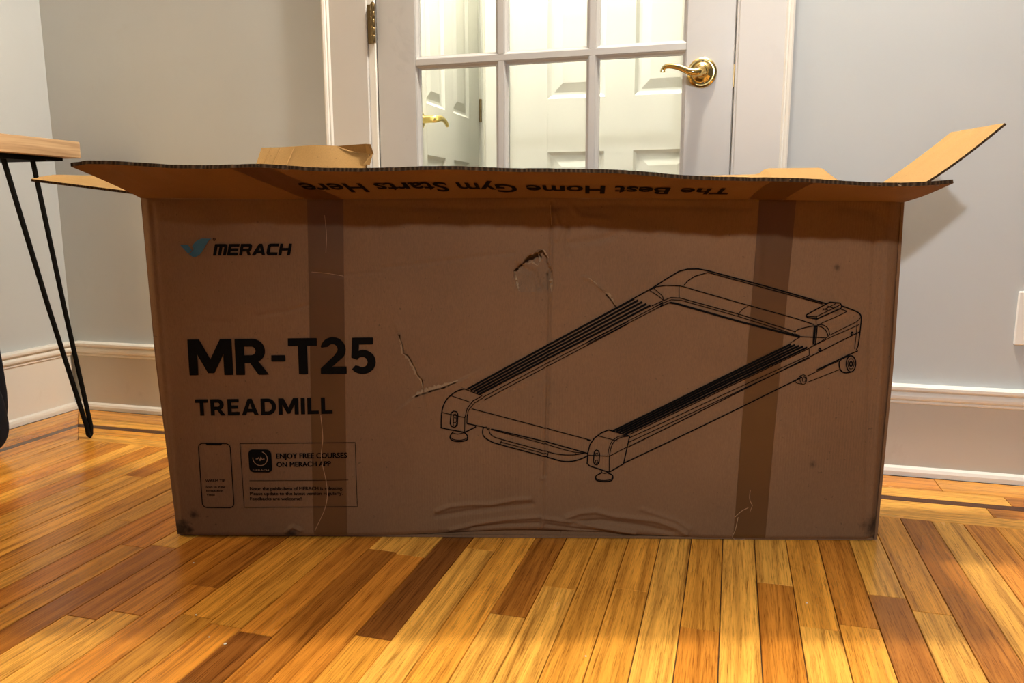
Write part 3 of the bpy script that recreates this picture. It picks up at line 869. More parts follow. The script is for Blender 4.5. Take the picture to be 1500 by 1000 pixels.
def flap_left(s, t):        # s: front to back along the hinge, t: outwards
    hx = -.0060
    near = np.stack([np.interp(t, [0, .3, .7, 1], [hx, -.065, -.140, -.2013]), np.full(t.shape, .001), np.interp(t, [0, .3, .7, 1], [.6455, .6530, .6625, .6700])], -1)
    far = np.stack([np.interp(t, [0, .5, .8, 1], [hx, -.120, -.190, -.235]), np.full(t.shape, DEP - .004), np.interp(t, [0, .5, .8, 1], [.6420, .6680, .6850, .6850])], -1)
    A = near + (far - near) * s[..., None]
    A[..., 2] += .004 * np.sin(math.pi * s) * t
    A[..., 0] -= .003 * np.sin(40 * s) * t
    return A


sheet('end_flap', flap_left, 20, 24, .0045, M['kraft_plain'])


def flap_right(s, t):
    n0, n1 = np.array((1.3450, .001, .6370)), np.array((1.5068, .001, .7590)); f0, f1 = np.array((1.3450, DEP - .004, .6370)), np.array((1.5157, DEP - .004, .7625))
    A = lerp(n0, n1, t) + (lerp(f0, f1, t) - lerp(n0, n1, t)) * s[..., None]
    b = np.sin(math.pi * t)
    A[..., 2] -= .006 * b * (1 - .4 * s); A[..., 0] += .003 * np.sin(23 * s) * t ** 4
    return A


sheet('end_flap', flap_right, 20, 24, -.0040, M['kraft_plain'])


def flap_back(s, t):
    x = .000 + s * 1.342
    zf = np.interp(x, [0, .30, .6, 1.0, 1.185, 1.20, 1.32, 1.342], [.690, .690, .688, .690, .694, .7065, .7075, .690])
    y = DEP - .002 + t * (.150 + .6 * ragged(s))
    z = .6400 + (zf - .6400) * t ** .8
    return np.stack([x, y, z], -1)


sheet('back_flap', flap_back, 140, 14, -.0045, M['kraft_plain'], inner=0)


# piece of the back flap folded up, its right end bent over into a short tube
def flap_piece(s, t):
    x = .085 + s * .245 + t * (.012 - .004 * s)
    y = .296 + t * .054 + .010 * np.sin(9 * s) * t
    z = .676 + t * .0805 + .0035 * np.sin(3.0 * s) * t
    return np.stack([x, y, z], -1)


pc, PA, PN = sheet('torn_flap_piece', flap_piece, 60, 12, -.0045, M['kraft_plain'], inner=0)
pc['label'] = 'piece of back flap folded upright with crushed right end'
tb = MB()
tb.add([(.265, .349, .7590), (.330, .338, .7625), (.345, .322, .7600), (.352, .318, .7380), (.330, .349, .7400), (.300, .350, .7470)], [(0, 1, 4, 5), (1, 2, 3, 4)])
tb.add([(.334, .330, .7640), (.350, .318, .7400), (.344, .312, .7160), (.330, .312, .7160), (.342, .330, .7400)], [(0, 1, 4), (1, 2, 3, 4)])
for x0 in (.105, .125, .155):
    tb.tube([(x0, .3085, .700), (x0 + .014, .349, .7560)], .0018, 6)
tb.build('crushed_corner', M['kraft_inner_lit'], pc)['kind'] = 'stuff'

# --- tape strips
def on_panel(pts2, off):
    p = np.asarray(pts2, float); d = disp(p[:, 0], p[:, 1])
    return np.stack([p[:, 0], -d - off, p[:, 1]], -1)


def strip(name, top, bot, off, mat, parent, n=150, m=14):
    vs, fs = [], []
    for i in range(n + 1):
        t = i / n
        for j in range(m + 1):
            q = j / m; x0 = top[0] + (bot[0] - top[0]) * t; x1 = top[1] + (bot[1] - top[1]) * t
            x = x0 + (x1 - x0) * q
            zt_, zb_ = float(ZT(x)) - .0015, float(ZB(x)) + .0015
            vs.append((x, zt_ + (zb_ - zt_) * t))
    for i in range(n):
        for j in range(m): a = i * (m + 1) + j; fs.append((a, a + m + 1, a + m + 2, a + 1))
    P = on_panel(vs, off)
    return np_mesh(name, P, np.array(fs), mat, parent)


t1 = strip('tape_strip', (.2941, .3588), (.2779, .3422), .0004, M['tape'], BX)
strip('tape_overlap', (.2985, .3271), (.2830, .3094), .0007, M['tape'], t1)
t2 = strip('tape_strip', (1.0916, 1.1557), (1.0743, 1.1344), .0004, M['tape'], BX)


# --- print helpers
def ribbon(mb_, pts, w, off=.0016, step=.006, closed=False):
    P = [np.array(p, float) for p in pts]
    if closed: P = P + [P[0]]
    Q = [P[0]]
    for a, b in zip(P[:-1], P[1:]):
        n = max(1, int(np.ceil(np.linalg.norm(b - a) / step)))
        for i in range(1, n + 1): Q.append(a + (b - a) * i / n)
    Q = np.array(Q); T = np.gradient(Q, axis=0); T /= np.linalg.norm(T, axis=1, keepdims=True) + 1e-12
    N = np.stack([-T[:, 1], T[:, 0]], -1) * w / 2
    a = on_panel(Q + N, off); b = on_panel(Q - N, off)
    n = len(Q); mb_.add(list(map(tuple, np.concatenate([a, b]))), [(i, i + 1, n + i + 1, n + i) for i in range(n - 1)])


def poly_fill(mb_, loops, off=.0016, maxlen=.012):
    """fill flat outlines (first loop outer) and drape them on the panel"""
    bm = bmesh.new()
    edges = []
    for lp in loops:
        vs_ = [bm.verts.new((p[0], p[1], 0)) for p in lp]
        edges += [bm.edges.new((vs_[i], vs_[(i + 1) % len(vs_)])) for i in range(len(vs_))]
    bmesh.ops.triangle_fill(bm, edges=edges, use_beauty=True)
    drape(mb_, bm, off, maxlen)


def drape(mb_, bm, off, maxlen, fn=None):
    for _ in range(6):
        le = [e for e in bm.edges if e.calc_length() > maxlen]
        if not le: break
        bmesh.ops.subdivide_edges(bm, edges=le, cuts=1); bmesh.ops.triangulate(bm, faces=bm.faces)
    bm.verts.index_update()
    p = np.array([[q.co.x, q.co.y] for q in bm.verts])
    P = (fn or (lambda p: on_panel(p, off)))(p)
    mb_.add(list(map(tuple, P)), [tuple(q.index for q in f.verts) for f in bm.faces]); bm.free()


def text_bm(s, bold=0.0, shear=0.0, space=1.0):
    cu = bpy.data.curves.new('t', 'FONT'); cu.body = s; cu.size = 1.0; cu.offset = bold; cu.shear = shear; cu.space_character = space; cu.resolution_u = 3
    ob = bpy.data.objects.new('t', cu); C.objects.link(ob)
    dg = bpy.context.evaluated_depsgraph_get(); dg.update()
    me = bpy.data.meshes.new_from_object(ob.evaluated_get(dg))
    bm = bmesh.new(); bm.from_mesh(me)
    bpy.data.objects.remove(ob); bpy.data.curves.remove(cu); bpy.data.meshes.remove(me)
    bmesh.ops.remove_doubles(bm, verts=bm.verts, dist=1e-5)
    return bm


def text_on(mb_, s, bl, br, tl, bold=0.0, shear=0.0, space=1.0, off=.0016, cap='H', maxlen=.012, fn=None):
    """bl/br: baseline ends, tl: above bl at cap height; weight is added by overprinting with small shifts"""
    if bold and fn is None:
        bl, br, tl = map(lambda p: np.array(p, float), (bl, br, tl))
        for dx, dz in ((-bold, 0), (bold, 0), (0, bold * .6), (0, -bold * .6)):
            sft = np.array((dx, dz)) * (tl[1] - bl[1])
            text_on(mb_, s, bl + sft, br + sft, tl + sft, 0.0, shear, space, off, cap, maxlen, fn)
        return
    bm = text_bm(s, bold, shear, space)
    xs = [q.co.x for q in bm.verts]; x0, x1 = min(xs), max(xs)
    hb_ = text_bm(cap, bold); ys = [q.co.y for q in hb_.verts]; y0, y1 = min(ys), max(ys); hb_.free()
    bl, br, tl = map(lambda p: np.array(p, float), (bl, br, tl))
    for q in bm.verts:
        p = bl + (br - bl) * ((q.co.x - x0) / (x1 - x0)) + (tl - bl) * ((q.co.y - y0) / (y1 - y0))
        q.co = Vector((p[0], p[1], 0))
    drape(mb_, bm, off, maxlen, fn)


# --- bold block letters drawn as outlines on a unit box (cap height 1)
def arc(cx, cy, rx, ry, a0, a1, n=14):
    return [(cx + rx * math.cos(math.radians(a0 + (a1 - a0) * i / n)), cy + ry * math.sin(math.radians(a0 + (a1 - a0) * i / n))) for i in range(n + 1)]


W_ = .20
GL = {
    'M': (1.28, [[(0, 0), (0, 1), (.33, 1), (.64, .43), (.95, 1), (1.28, 1), (1.28, 0), (1.03, 0), (1.03, .60), (.73, .06), (.55, .06), (.25, .60), (.25, 0)]]),
    'R': (.95, [[(0, 0), (0, 1), (.50, 1)] + arc(.50, .67, .36, .33, 90, -65)[1:] + [(.95, 0), (.66, 0), (.42, .34), (.25, .34), (.25, 0)],
                [(.25, .80), (.25, .54), (.46, .54)] + arc(.46, .67, .14, .13, -90, 90)[1:]]),
    '-': (.40, [[(0, .37), (0, .53), (.40, .53), (.40, .37)]]),
    'T': (.83, [[(0, .80), (0, 1), (.83, 1), (.83, .80), (.54, .80), (.54, 0), (.29, 0), (.29, .80)]]),
    '2': (.74, [[(0, 0), (0, .15), (.40, .50)] + arc(.355, .69, .155, .15, -40, 150, 10) + [(.03, .74)] + arc(.37, .68, .36, .34, 165, -38, 16) + [(.31, .19), (.74, .19), (.74, 0)]]),
    '5': (.76, [[(.06, .45), (.10, 1), (.69, 1), (.69, .82), (.28, .82), (.265, .63)] + arc(.37, .325, .38, .335, 88, -142, 20) + [(.17, .22)] + arc(.365, .32, .165, .155, -128, 125, 14) + [(.22, .39)]]),
    'E': (.76, [[(0, 0), (0, 1), (.74, 1), (.74, .80), (.25, .80), (.25, .60), (.69, .60), (.69, .41), (.25, .41), (.25, .20), (.76, .20), (.76, 0)]]),
    'A': (1.08, [[(0, 0), (.41, 1), (.67, 1), (1.08, 0), (.81, 0), (.74, .19), (.34, .19), (.27, 0)], [(.41, .38), (.67, .38), (.54, .74)]]),
    'D': (.98, [[(0, 0), (0, 1), (.45, 1)] + arc(.45, .5, .53, .5, 90, -90)[1:] + [(.45, 0)], [(.25, .20), (.43, .20)] + arc(.43, .5, .29, .30, -90, 90)[1:] + [(.25, .80)]]),
    'I': (.25, [[(0, 0), (0, 1), (.25, 1), (.25, 0)]]),
    'L': (.72, [[(0, 0), (0, 1), (.25, 1), (.25, .20), (.72, .20), (.72, 0)]]),
    # square techno letters of the maker's word mark
    'm': (1.10, [[(0, 0), (0, 1), (.92, 1), (1.02, .97), (1.08, .90), (1.10, .80), (1.10, 0), (.88, 0), (.88, .80), (.66, .80), (.66, 0), (.44, 0), (.44, .80), (.22, .80), (.22, 0)]]),
    'e': (.92, [[(0, 0), (0, 1), (.92, 1), (.92, .80), (.22, .80), (.22, .60), (.88, .60), (.88, .41), (.22, .41), (.22, .20), (.92, .20), (.92, 0)]]),
    'r': (1.0, [[(0, 0), (0, 1), (.80, 1), (.93, .95), (.98, .84), (.98, .52), (.92, .42), (.82, .37), (1.0, 0), (.76, 0), (.60, .36), (.22, .36), (.22, 0)], [(.22, .80), (.22, .55), (.70, .55), (.76, .60), (.76, .76), (.70, .80)]]),
    'a': (1.12, [[(0, 0), (.46, 1), (.72, 1), (1.12, 0), (.88, 0), (.80, .20), (.36, .20), (.26, 0)], [(.45, .39), (.73, .39), (.59, .75)]]),
    'c': (.95, [[(.95, 1), (.22, 1), (.08, .95), (0, .82), (0, .18), (.08, .05), (.22, 0), (.95, 0), (.95, .20), (.30, .20), (.23, .27), (.23, .73), (.30, .80), (.95, .80)]]),
    'h': (1.0, [[(0, 0), (0, 1), (.22, 1), (.22, .60), (.78, .60), (.78, 1), (1.0, 1), (1.0, 0), (.78, 0), (.78, .41), (.22, .41), (.22, 0)]]),
}


def letters(mb_, s, bl, br, tl, gap=.13, shear=0.0, off=.0016, bold=0.0):
    tot = sum(GL[c][0] for c in s) + gap * (len(s) - 1)
    bl, br, tl = map(lambda p: np.array(p, float), (bl, br, tl)); x = 0.0
    for c in s:
        w, lps = GL[c]
        out = []
        for lp in lps:
            out.append([tuple(bl + (br - bl) * ((x + p[0] + shear * p[1]) / tot) + (tl - bl) * p[1]) for p in lp])
        poly_fill(mb_, out, off); x += w + gap
        if bold:
            for lp in out: ribbon(mb_, lp, bold, off, .006, True)


pr = MB(); letters(pr, 'MR-T25', (.0613, .3181), (.4080, .3229), (.0618, .3842), .10, bold=.0012)
pr.build('model_lettering', M['ink'], BX)
pr = MB(); letters(pr, 'TREADMILL', (.0672, .2408), (.3245, .2462), (.0676, .2717), .16, bold=.0004)
pr.build('treadmill_lettering', M['ink'], BX)
pr = MB(); letters(pr, 'merach', (.1191, .5384), (.2585, .5392), (.1192, .5578), .15, .22, bold=.0013)
pr.build('maker_lettering', M['ink'], BX)
lg = MB()
poly_fill(lg, [[(.0599, .5571), (.0742, .5571), (.0792, .5500), (.0808, .5468), (.0738, .5412)]])
poly_fill(lg, [[(.0815, .5545), (.0870, .5615), (.0925, .5655), (.1000, .5684), (.1179, .5681), (.1135, .5655), (.1110, .5630), (.0985, .5440), (.0930, .5385), (.0880, .5360), (.0822, .5351), (.0752, .5400), (.0800, .5445), (.0838, .5490), (.0838, .5515)]])
lg.build('maker_mark', M['blue_ink'], BX)['label'] = 'blue tick shaped emblem'
rg = MB(); ribbon(rg, arc(.1225, .5668, .0022, .0022, 0, 360, 12), .0010, step=.002)
poly_fill(rg, [arc(.1225, .5668, .0009, .0009, 0, 330, 8)])
rg.build('registered_mark', M['ink'], BX)


def rrect(x0, x1, z0, z1, r, skew=0.0):
    return arc(x1 - r, z1 - r, r, r, 0, 90, 6) + arc(x0 + r, z1 - r, r, r, 90, 180, 6) + arc(x0 + r, z0 + r, r, r, 180, 270, 6) + arc(x1 - r, z0 + r, r, r, 270, 360, 6)


ph = MB(); ribbon(ph, rrect(.0676, .1284, .0610, .1874, .009), .0018, step=.004, closed=True)
poly_fill(ph, [[(.0815, .1866), (.0840, .1838), (.1110, .1838), (.1135, .1866)]])
ph.build('phone_outline', M['ink'], BX)
tx = MB()
text_on(tx, 'WARM TIP', (.0766, .1122), (.1143, .1124), (.0766, .1166), .05)
text_on(tx, 'Scan to View', (.0766, .1005), (.1141, .1007), (.0766, .1043), .05)
text_on(tx, 'Installation', (.0770, .0925), (.1089, .0927), (.0770, .0962), .05)
text_on(tx, 'Video', (.0770, .0844), (.0926, .0845), (.0770, .0881), .05)
tx.build('phone_lettering', M['ink_small'], BX)
fm = MB(); ribbon(fm, [(.1475, .1880), (.3645, .1910), (.3640, .0652), (.1478, .0617)], .0011, step=.006, closed=True)
ribbon(fm, [(.1612, .1150), (.3492, .1178)], .0010)
fm.build('notice_frame', M['ink'], BX)
ic = MB(); poly_fill(ic, [rrect(.1622, .2060, .1315, .1766, .009)]); ico = ic.build('app_icon', M['ink'], BX)
ig = MB()
ribbon(ig, arc(.1841, .1590, .0137, .0137, 172, 430, 40), .0013, .0018, .003)
ribbon(ig, [(.1758, .1582), (.1795, .1582), (.1813, .1612), (.1838, .1545), (.1858, .1622), (.1880, .1570), (.1895, .1582), (.1925, .1582)], .0014, .0018, .003)
text_on(ig, 'MERACH', (.1690, .1350), (.1995, .1352), (.1690, .1376), .05, off=.0020)
ig.build('icon_symbol', simple('icon_line', (.24, .145, .085), .7), ico)
tx = MB()
text_on(tx, 'ENJOY FREE COURSES', (.2152, .1594), (.3480, .1616), (.2153, .1690), .055)
text_on(tx, 'ON MERACH APP', (.2150, .1427), (.3172, .1452), (.2152, .1520), .055)
tx.build('notice_heading', M['ink'], BX)
tx = MB()
text_on(tx, 'Note: the public-beta of MERACH is releasing.', (.1609, .0960), (.3382, .0985), (.1610, .1025), .05)
text_on(tx, 'Please update to the latest version regularly.', (.1606, .0862), (.3370, .0885), (.1606, .0924), .05)
text_on(tx, 'Feedbacks are welcome!', (.1602, .0764), (.2584, .0775), (.1602, .0824), .05)
tx.build('notice_small_print', M['ink_small'], BX)


# lettering on the underside of the front flap, turned half round
def under_flap(p):
    s = np.clip((p[:, 0]) / 1.347, 0, 1); t = p[:, 1]
    A = flap_front(s, t); B2 = flap_front(s, t + .01); D_ = flap_front(np.clip(s + .002, 0, 1), t)
    N = np.cross(D_ - A, B2 - A); N /= np.linalg.norm(N, axis=1, keepdims=True)
    N *= np.sign(N[:, 2:3]) * -1
    return A + N * (T_F + .0008)


tx = MB()
text_on(tx, 'The Best Home Gym Starts Here', (1.030, .58), (.318, .56), (1.030, .26), .022, maxlen=.03, fn=under_flap)
tx.build('flap_lettering', M['ink'], ff)
for s0, wd, sk in ((.296, .064, -.05), (1.075, .062, 0)):
    vs, fs = [], []
    n, m_ = 30, 8
    for i in range(n + 1):
        for j in range(m_ + 1): vs.append((s0 + wd * j / m_ + sk * i / n, .01 + .975 * i / n))
    for i in range(n):
        for j in range(m_): a = i * (m_ + 1) + j; fs.append((a, a + 1, a + m_ + 2, a + m_ + 1))
    np_mesh('tape_end', under_flap(np.array(vs)) * np.array([1, 1, 1]) + np.array([0, 0, .0005]), np.array(fs), M['tape'], ff)

DRAW = [
    ([(0.5694,0.2939),(0.5544,0.2885),(0.5399,0.2771),(0.5315,0.2638),(0.5273,0.2475),(0.5259,0.2227),(0.5297,0.2187),(0.5693,0.2109)], 0.0015, 1),
    ([(0.5694,0.2939),(0.6023,0.2808),(0.5854,0.2709),(0.5747,0.257),(0.5701,0.2392),(0.5693,0.2109)], 0.0011, 0),
    ([(0.6037,0.2764),(0.5882,0.267),(0.5775,0.2541),(0.574,0.2422),(0.5734,0.2278)], 0.0009, 0),
    ([(0.5457,0.2806),(0.5796,0.2689)], 0.0009, 0),
    ([(0.5274,0.249),(0.5696,0.2392)], 0.0009, 0),
    ([(0.5693,0.2109),(0.5902,0.2214),(0.5888,0.2244),(0.5734,0.2278)], 0.0015, 0),
    ([(0.5447,0.248),(0.5496,0.2515),(0.5553,0.2501),(0.5572,0.2451),(0.5559,0.2253),(0.551,0.2203),(0.5453,0.2222),(0.5425,0.2277),(0.5447,0.248)], 0.0015, 0),
    ([(0.549,0.2451),(0.5533,0.2461),(0.5552,0.2421),(0.5532,0.2382),(0.5494,0.2391),(0.549,0.2451)], 0.0009, 0),
    ([(0.5483,0.2292),(0.5531,0.2302),(0.5545,0.2268),(0.5525,0.2233),(0.5487,0.2237),(0.5483,0.2292)], 0.0009, 0),
    ([(0.5494,0.2391),(0.5488,0.2292)], 0.0009, 0),
    ([(0.5542,0.2392),(0.5541,0.2302)], 0.0009, 0),
    ([(0.5485,0.2123),(0.545,0.2083),(0.5421,0.2033),(0.5429,0.1978),(0.5506,0.1938),(0.5627,0.1933),(0.5725,0.1959),(0.5749,0.2004),(0.5731,0.2064),(0.5683,0.2104)], 0.0015, 1),
    ([(0.542,0.2023),(0.5483,0.1973),(0.5604,0.1958),(0.5711,0.1984),(0.575,0.2024)], 0.0009, 1),
    ([(0.546,0.2098),(0.5557,0.2073),(0.5683,0.2099)], 0.0009, 0),
    ([(0.8359,0.2163),(0.8227,0.2108),(0.8096,0.2002),(0.8018,0.1878),(0.7981,0.1725),(0.797,0.1517),(0.8015,0.1471),(0.8351,0.1356),(0.8395,0.1357),(0.8645,0.1511),(0.8749,0.2051),(0.8359,0.2163)], 0.0015, 0),
    ([(0.8749,0.2051),(0.8582,0.2018),(0.846,0.1935),(0.8401,0.1787),(0.8382,0.1612),(0.8382,0.1361)], 0.0011, 1),
    ([(0.8691,0.2064),(0.8537,0.2036),(0.8424,0.1944),(0.8374,0.1819),(0.835,0.1658)], 0.0009, 1),
    ([(0.8149,0.2053),(0.853,0.1953)], 0.0009, 0),
    ([(0.7977,0.1679),(0.8376,0.1658),(0.8701,0.1835)], 0.0009, 0),
    ([(0.81,0.174),(0.8135,0.1777),(0.818,0.1759),(0.8198,0.1703),(0.8192,0.1537),(0.8157,0.149),(0.8113,0.1499),(0.8085,0.1555),(0.81,0.174)], 0.0015, 0),
    ([(0.8123,0.1712),(0.8163,0.1722),(0.8172,0.1675),(0.8137,0.1657),(0.8123,0.1712)], 0.0009, 0),
    ([(0.812,0.1573),(0.8165,0.1583),(0.8174,0.1537),(0.8135,0.1518),(0.812,0.1573)], 0.0009, 0),
    ([(0.8239,0.137),(0.8231,0.1332),(0.8151,0.1285),(0.8126,0.1229),(0.8171,0.1183),(0.8296,0.1165),(0.8421,0.1184),(0.8455,0.124),(0.8436,0.1296),(0.8364,0.1333),(0.8364,0.1356)], 0.0015, 1),
    ([(0.8125,0.1248),(0.8188,0.1202),(0.8296,0.1188),(0.8411,0.1208),(0.8455,0.1259)], 0.0009, 1),
    ([(0.8231,0.1342),(0.8302,0.1323),(0.8373,0.1352)], 0.0009, 0),
    ([(0.6037,0.2778),(0.7522,0.3579),(0.8673,0.4186)], 0.0009, 0),
    ([(0.6056,0.2724),(0.7522,0.3521),(0.8674,0.4143)], 0.0009, 0),
    ([(0.794,0.3812),(0.9091,0.4415),(0.9293,0.4536)], 0.0009, 0),
    ([(0.794,0.3768),(0.9218,0.4441),(0.9294,0.4502)], 0.0009, 0),
    ([(0.8748,0.2083),(1.1938,0.3695)], 0.001, 0),
    ([(0.875,0.2019),(1.1954,0.3572),(1.1938,0.3703)], 0.0009, 0),
    ([(0.8743,0.1936),(1.1958,0.3519)], 0.0009, 0),
    ([(0.8718,0.1835),(1.2831,0.4001)], 0.0012, 0),
    ([(0.8658,0.153),(1.0754,0.259),(1.185,0.3165)], 0.0015, 0),
    ([(1.21,0.3299),(1.2821,0.3652)], 0.0015, 0),
    ([(0.5828,0.2561),(0.8031,0.1964)], 0.0011, 0),
    ([(0.5753,0.2278),(0.6162,0.2185)], 0.0011, 0),
    ([(0.6186,0.2176),(0.7247,0.1921),(0.7971,0.1714)], 0.0014, 0),
    ([(0.5756,0.2501),(0.5753,0.2278)], 0.0009, 0),
    ([(0.7964,0.1969),(0.8017,0.1951)], 0.0009, 0),
    ([(0.9408,0.4528),(0.9524,0.451),(1.0682,0.4182),(1.1764,0.3904)], 0.0024, 0),
    ([(0.9218,0.4441),(0.9408,0.4528)], 0.0011, 0),
    ([(0.6042,0.2215),(0.6026,0.2105),(0.6054,0.2025),(0.6146,0.1956),(0.6329,0.1882),(0.7248,0.163),(0.749,0.1561),(0.7684,0.1557),(0.7852,0.1603),(0.7972,0.1664)], 0.0015, 1),
    ([(0.6148,0.2195),(0.6157,0.2106),(0.6214,0.2041),(0.6378,0.1977),(0.7247,0.1735),(0.7489,0.1686),(0.7731,0.1683),(0.7952,0.1724)], 0.0011, 1),
    ([(0.6353,0.1927),(0.7248,0.1685)], 0.0009, 0),
    ([(0.6378,0.1957),(0.6353,0.1882)], 0.0009, 0),
    ([(0.7247,0.1735),(0.7229,0.163)], 0.0009, 0),
    ([(0.7754,0.1713),(0.7769,0.1683)], 0.0009, 0),
    ([(0.609,0.2225),(0.6109,0.2175),(0.6157,0.2156)], 0.0009, 0),
    ([(0.6176,0.2166),(0.7247,0.1871),(0.7537,0.1782),(0.773,0.1733),(0.7952,0.1714)], 0.0009, 0),
    ([(0.8765,0.4605),(0.906,0.4769),(0.9332,0.4948),(0.9561,0.5089),(0.9708,0.5127),(0.9898,0.5131),(1.009,0.5093),(1.1162,0.4806),(1.2207,0.4506)], 0.0015, 0),
    ([(0.965,0.4833),(0.9715,0.4914),(0.984,0.4999),(1.007,0.5067),(1.1164,0.4768),(1.2131,0.4502)], 0.0011, 0),
    ([(0.906,0.476),(0.9165,0.4812),(0.9335,0.4837),(0.9569,0.4829),(0.9651,0.4811),(1.0666,0.4519),(1.1681,0.4239),(1.2006,0.4131)], 0.0011, 0),
    ([(0.9569,0.4829),(0.9577,0.4605)], 0.0009, 0),
    ([(0.903,0.4756),(0.9213,0.464),(0.9291,0.4575)], 0.0009, 0),
    ([(0.9102,0.4799),(0.9277,0.4648),(0.93,0.4579)], 0.0009, 0),
    ([(0.9089,0.4467),(0.9292,0.4562),(0.9427,0.4618),(0.9598,0.461),(1.0676,0.4312),(1.1681,0.4)], 0.001, 0),
    ([(0.9112,0.4433),(0.9323,0.4532),(0.9437,0.4579),(0.9608,0.4571),(1.0678,0.4268),(1.1667,0.3952)], 0.0009, 0),
    ([(1.0634,0.4294),(1.0673,0.4364),(1.0735,0.4424),(1.0805,0.4463)], 0.0009, 1),
    ([(1.1859,0.4312),(1.2256,0.4536),(1.2439,0.4519),(1.2472,0.4468),(1.2462,0.4425),(1.2051,0.423),(1.1871,0.426),(1.1847,0.4295),(1.1859,0.4312)], 0.0015, 0),
    ([(1.1861,0.4286),(1.2031,0.4269),(1.2458,0.4493)], 0.001, 0),
    ([(1.204,0.4269),(1.2051,0.423)], 0.0009, 0),
    ([(1.2137,0.442),(1.2236,0.439)], 0.0009, 0),
    ([(1.2218,0.4467),(1.234,0.4424)], 0.0009, 0),
    ([(1.2139,0.439),(1.2364,0.451)], 0.0009, 0),
    ([(1.2472,0.4468),(1.2624,0.4412),(1.2777,0.4347),(1.2833,0.427),(1.2838,0.4131),(1.2821,0.3783),(1.2794,0.367)], 0.0015, 1),
    ([(1.2464,0.4407),(1.2542,0.4381),(1.2535,0.4347),(1.2091,0.4131)], 0.0009, 1),
    ([(1.2768,0.4174),(1.2771,0.4001),(1.2759,0.3687)], 0.0009, 0),
    ([(1.1666,0.3965),(1.1681,0.4009),(1.1755,0.4052),(1.2007,0.4109),(1.2136,0.4087),(1.2225,0.4022),(1.2275,0.3914)], 0.0011, 1),
    ([(1.2057,0.4131),(1.2177,0.4118),(1.2266,0.4053),(1.2303,0.3935)], 0.0009, 1),
    ([(1.2303,0.3935),(1.2562,0.4079),(1.2759,0.4183),(1.2829,0.4261)], 0.0009, 1),
    ([(1.2275,0.3914),(1.2132,0.3817),(1.1938,0.3703)], 0.0009, 0),
    ([(1.1599,0.3799),(1.1772,0.3913),(1.2234,0.3887)], 0.0009, 0),
    ([(1.1762,0.3935),(1.1675,0.3956)], 0.0009, 0),
    ([(1.2008,0.4096),(1.2059,0.4096),(1.2049,0.3778),(1.2006,0.3778),(1.2008,0.4096)], 0.0016, 0),
    ([(1.203,0.4087),(1.2023,0.3782)], 0.0014, 0),
    ([(1.2034,0.4226),(1.204,0.4131)], 0.0009, 0),
    ([(1.1938,0.3703),(1.2277,0.3879),(1.2813,0.4131)], 0.0009, 0),
    ([(1.2804,0.3411),(1.2803,0.3364),(1.2794,0.3322),(1.2777,0.3289),(1.2755,0.3268),(1.2729,0.326),(1.2702,0.3268),(1.2676,0.3289),(1.2655,0.3322),(1.264,0.3364),(1.2633,0.341),(1.2634,0.3457),(1.2643,0.3498),(1.266,0.3531),(1.2682,0.3553),(1.2708,0.356),(1.2735,0.3553),(1.276,0.3531),(1.2781,0.3498),(1.2797,0.3457),(1.2804,0.3411)], 0.0015, 0),
    ([(1.2774,0.3411),(1.2773,0.3381),(1.2767,0.3354),(1.2757,0.3332),(1.2742,0.3318),(1.2725,0.3313),(1.2708,0.3318),(1.2691,0.3332),(1.2677,0.3353),(1.2668,0.338),(1.2663,0.341),(1.2663,0.344),(1.2669,0.3467),(1.268,0.3489),(1.2695,0.3502),(1.2712,0.3507),(1.2729,0.3503),(1.2746,0.3489),(1.2759,0.3467),(1.2769,0.344),(1.2774,0.3411)], 0.0009, 0),
    ([(1.2744,0.3406),(1.2744,0.3392),(1.2741,0.338),(1.2736,0.337),(1.273,0.3364),(1.2722,0.3362),(1.2714,0.3364),(1.2706,0.337),(1.27,0.338),(1.2695,0.3392),(1.2693,0.3406),(1.2693,0.342),(1.2696,0.3432),(1.2701,0.3442),(1.2708,0.3448),(1.2716,0.345),(1.2724,0.3448),(1.2731,0.3442),(1.2738,0.3432),(1.2742,0.342),(1.2744,0.3406)], 0.0016, 0),
    ([(1.1934,0.3121),(1.1933,0.3094),(1.1926,0.3069),(1.1913,0.3049),(1.1897,0.3036),(1.1879,0.3032),(1.186,0.3036),(1.1843,0.3049),(1.1828,0.3069),(1.1818,0.3093),(1.1813,0.3121),(1.1815,0.3148),(1.1822,0.3173),(1.1834,0.3193),(1.185,0.3205),(1.1869,0.321),(1.1887,0.3205),(1.1905,0.3193),(1.1919,0.3173),(1.1929,0.3149),(1.1934,0.3121)], 0.0009, 0),
    ([(1.1917,0.3121),(1.1916,0.3106),(1.1913,0.3092),(1.1907,0.3082),(1.1899,0.3075),(1.189,0.3072),(1.188,0.3075),(1.1871,0.3081),(1.1864,0.3092),(1.1859,0.3106),(1.1857,0.3121),(1.1857,0.3136),(1.1861,0.315),(1.1867,0.316),(1.1875,0.3167),(1.1884,0.317),(1.1893,0.3167),(1.1902,0.3161),(1.1909,0.315),(1.1914,0.3136),(1.1917,0.3121)], 0.0009, 0),
    ([(1.2682,0.3564),(1.2525,0.3485),(1.2501,0.3397),(1.2538,0.3291),(1.2618,0.3247),(1.272,0.3256)], 0.0015, 1),
    ([(1.1826,0.3201),(1.1726,0.3076),(1.177,0.305),(1.1879,0.3032)], 0.0009, 0),
    ([(1.195,0.3068),(1.2536,0.3317)], 0.0009, 0),
    ([(1.21,0.329),(1.2496,0.3467)], 0.0009, 0),
    ([(1.1943,0.3188),(1.2268,0.3352)], 0.0009, 0),
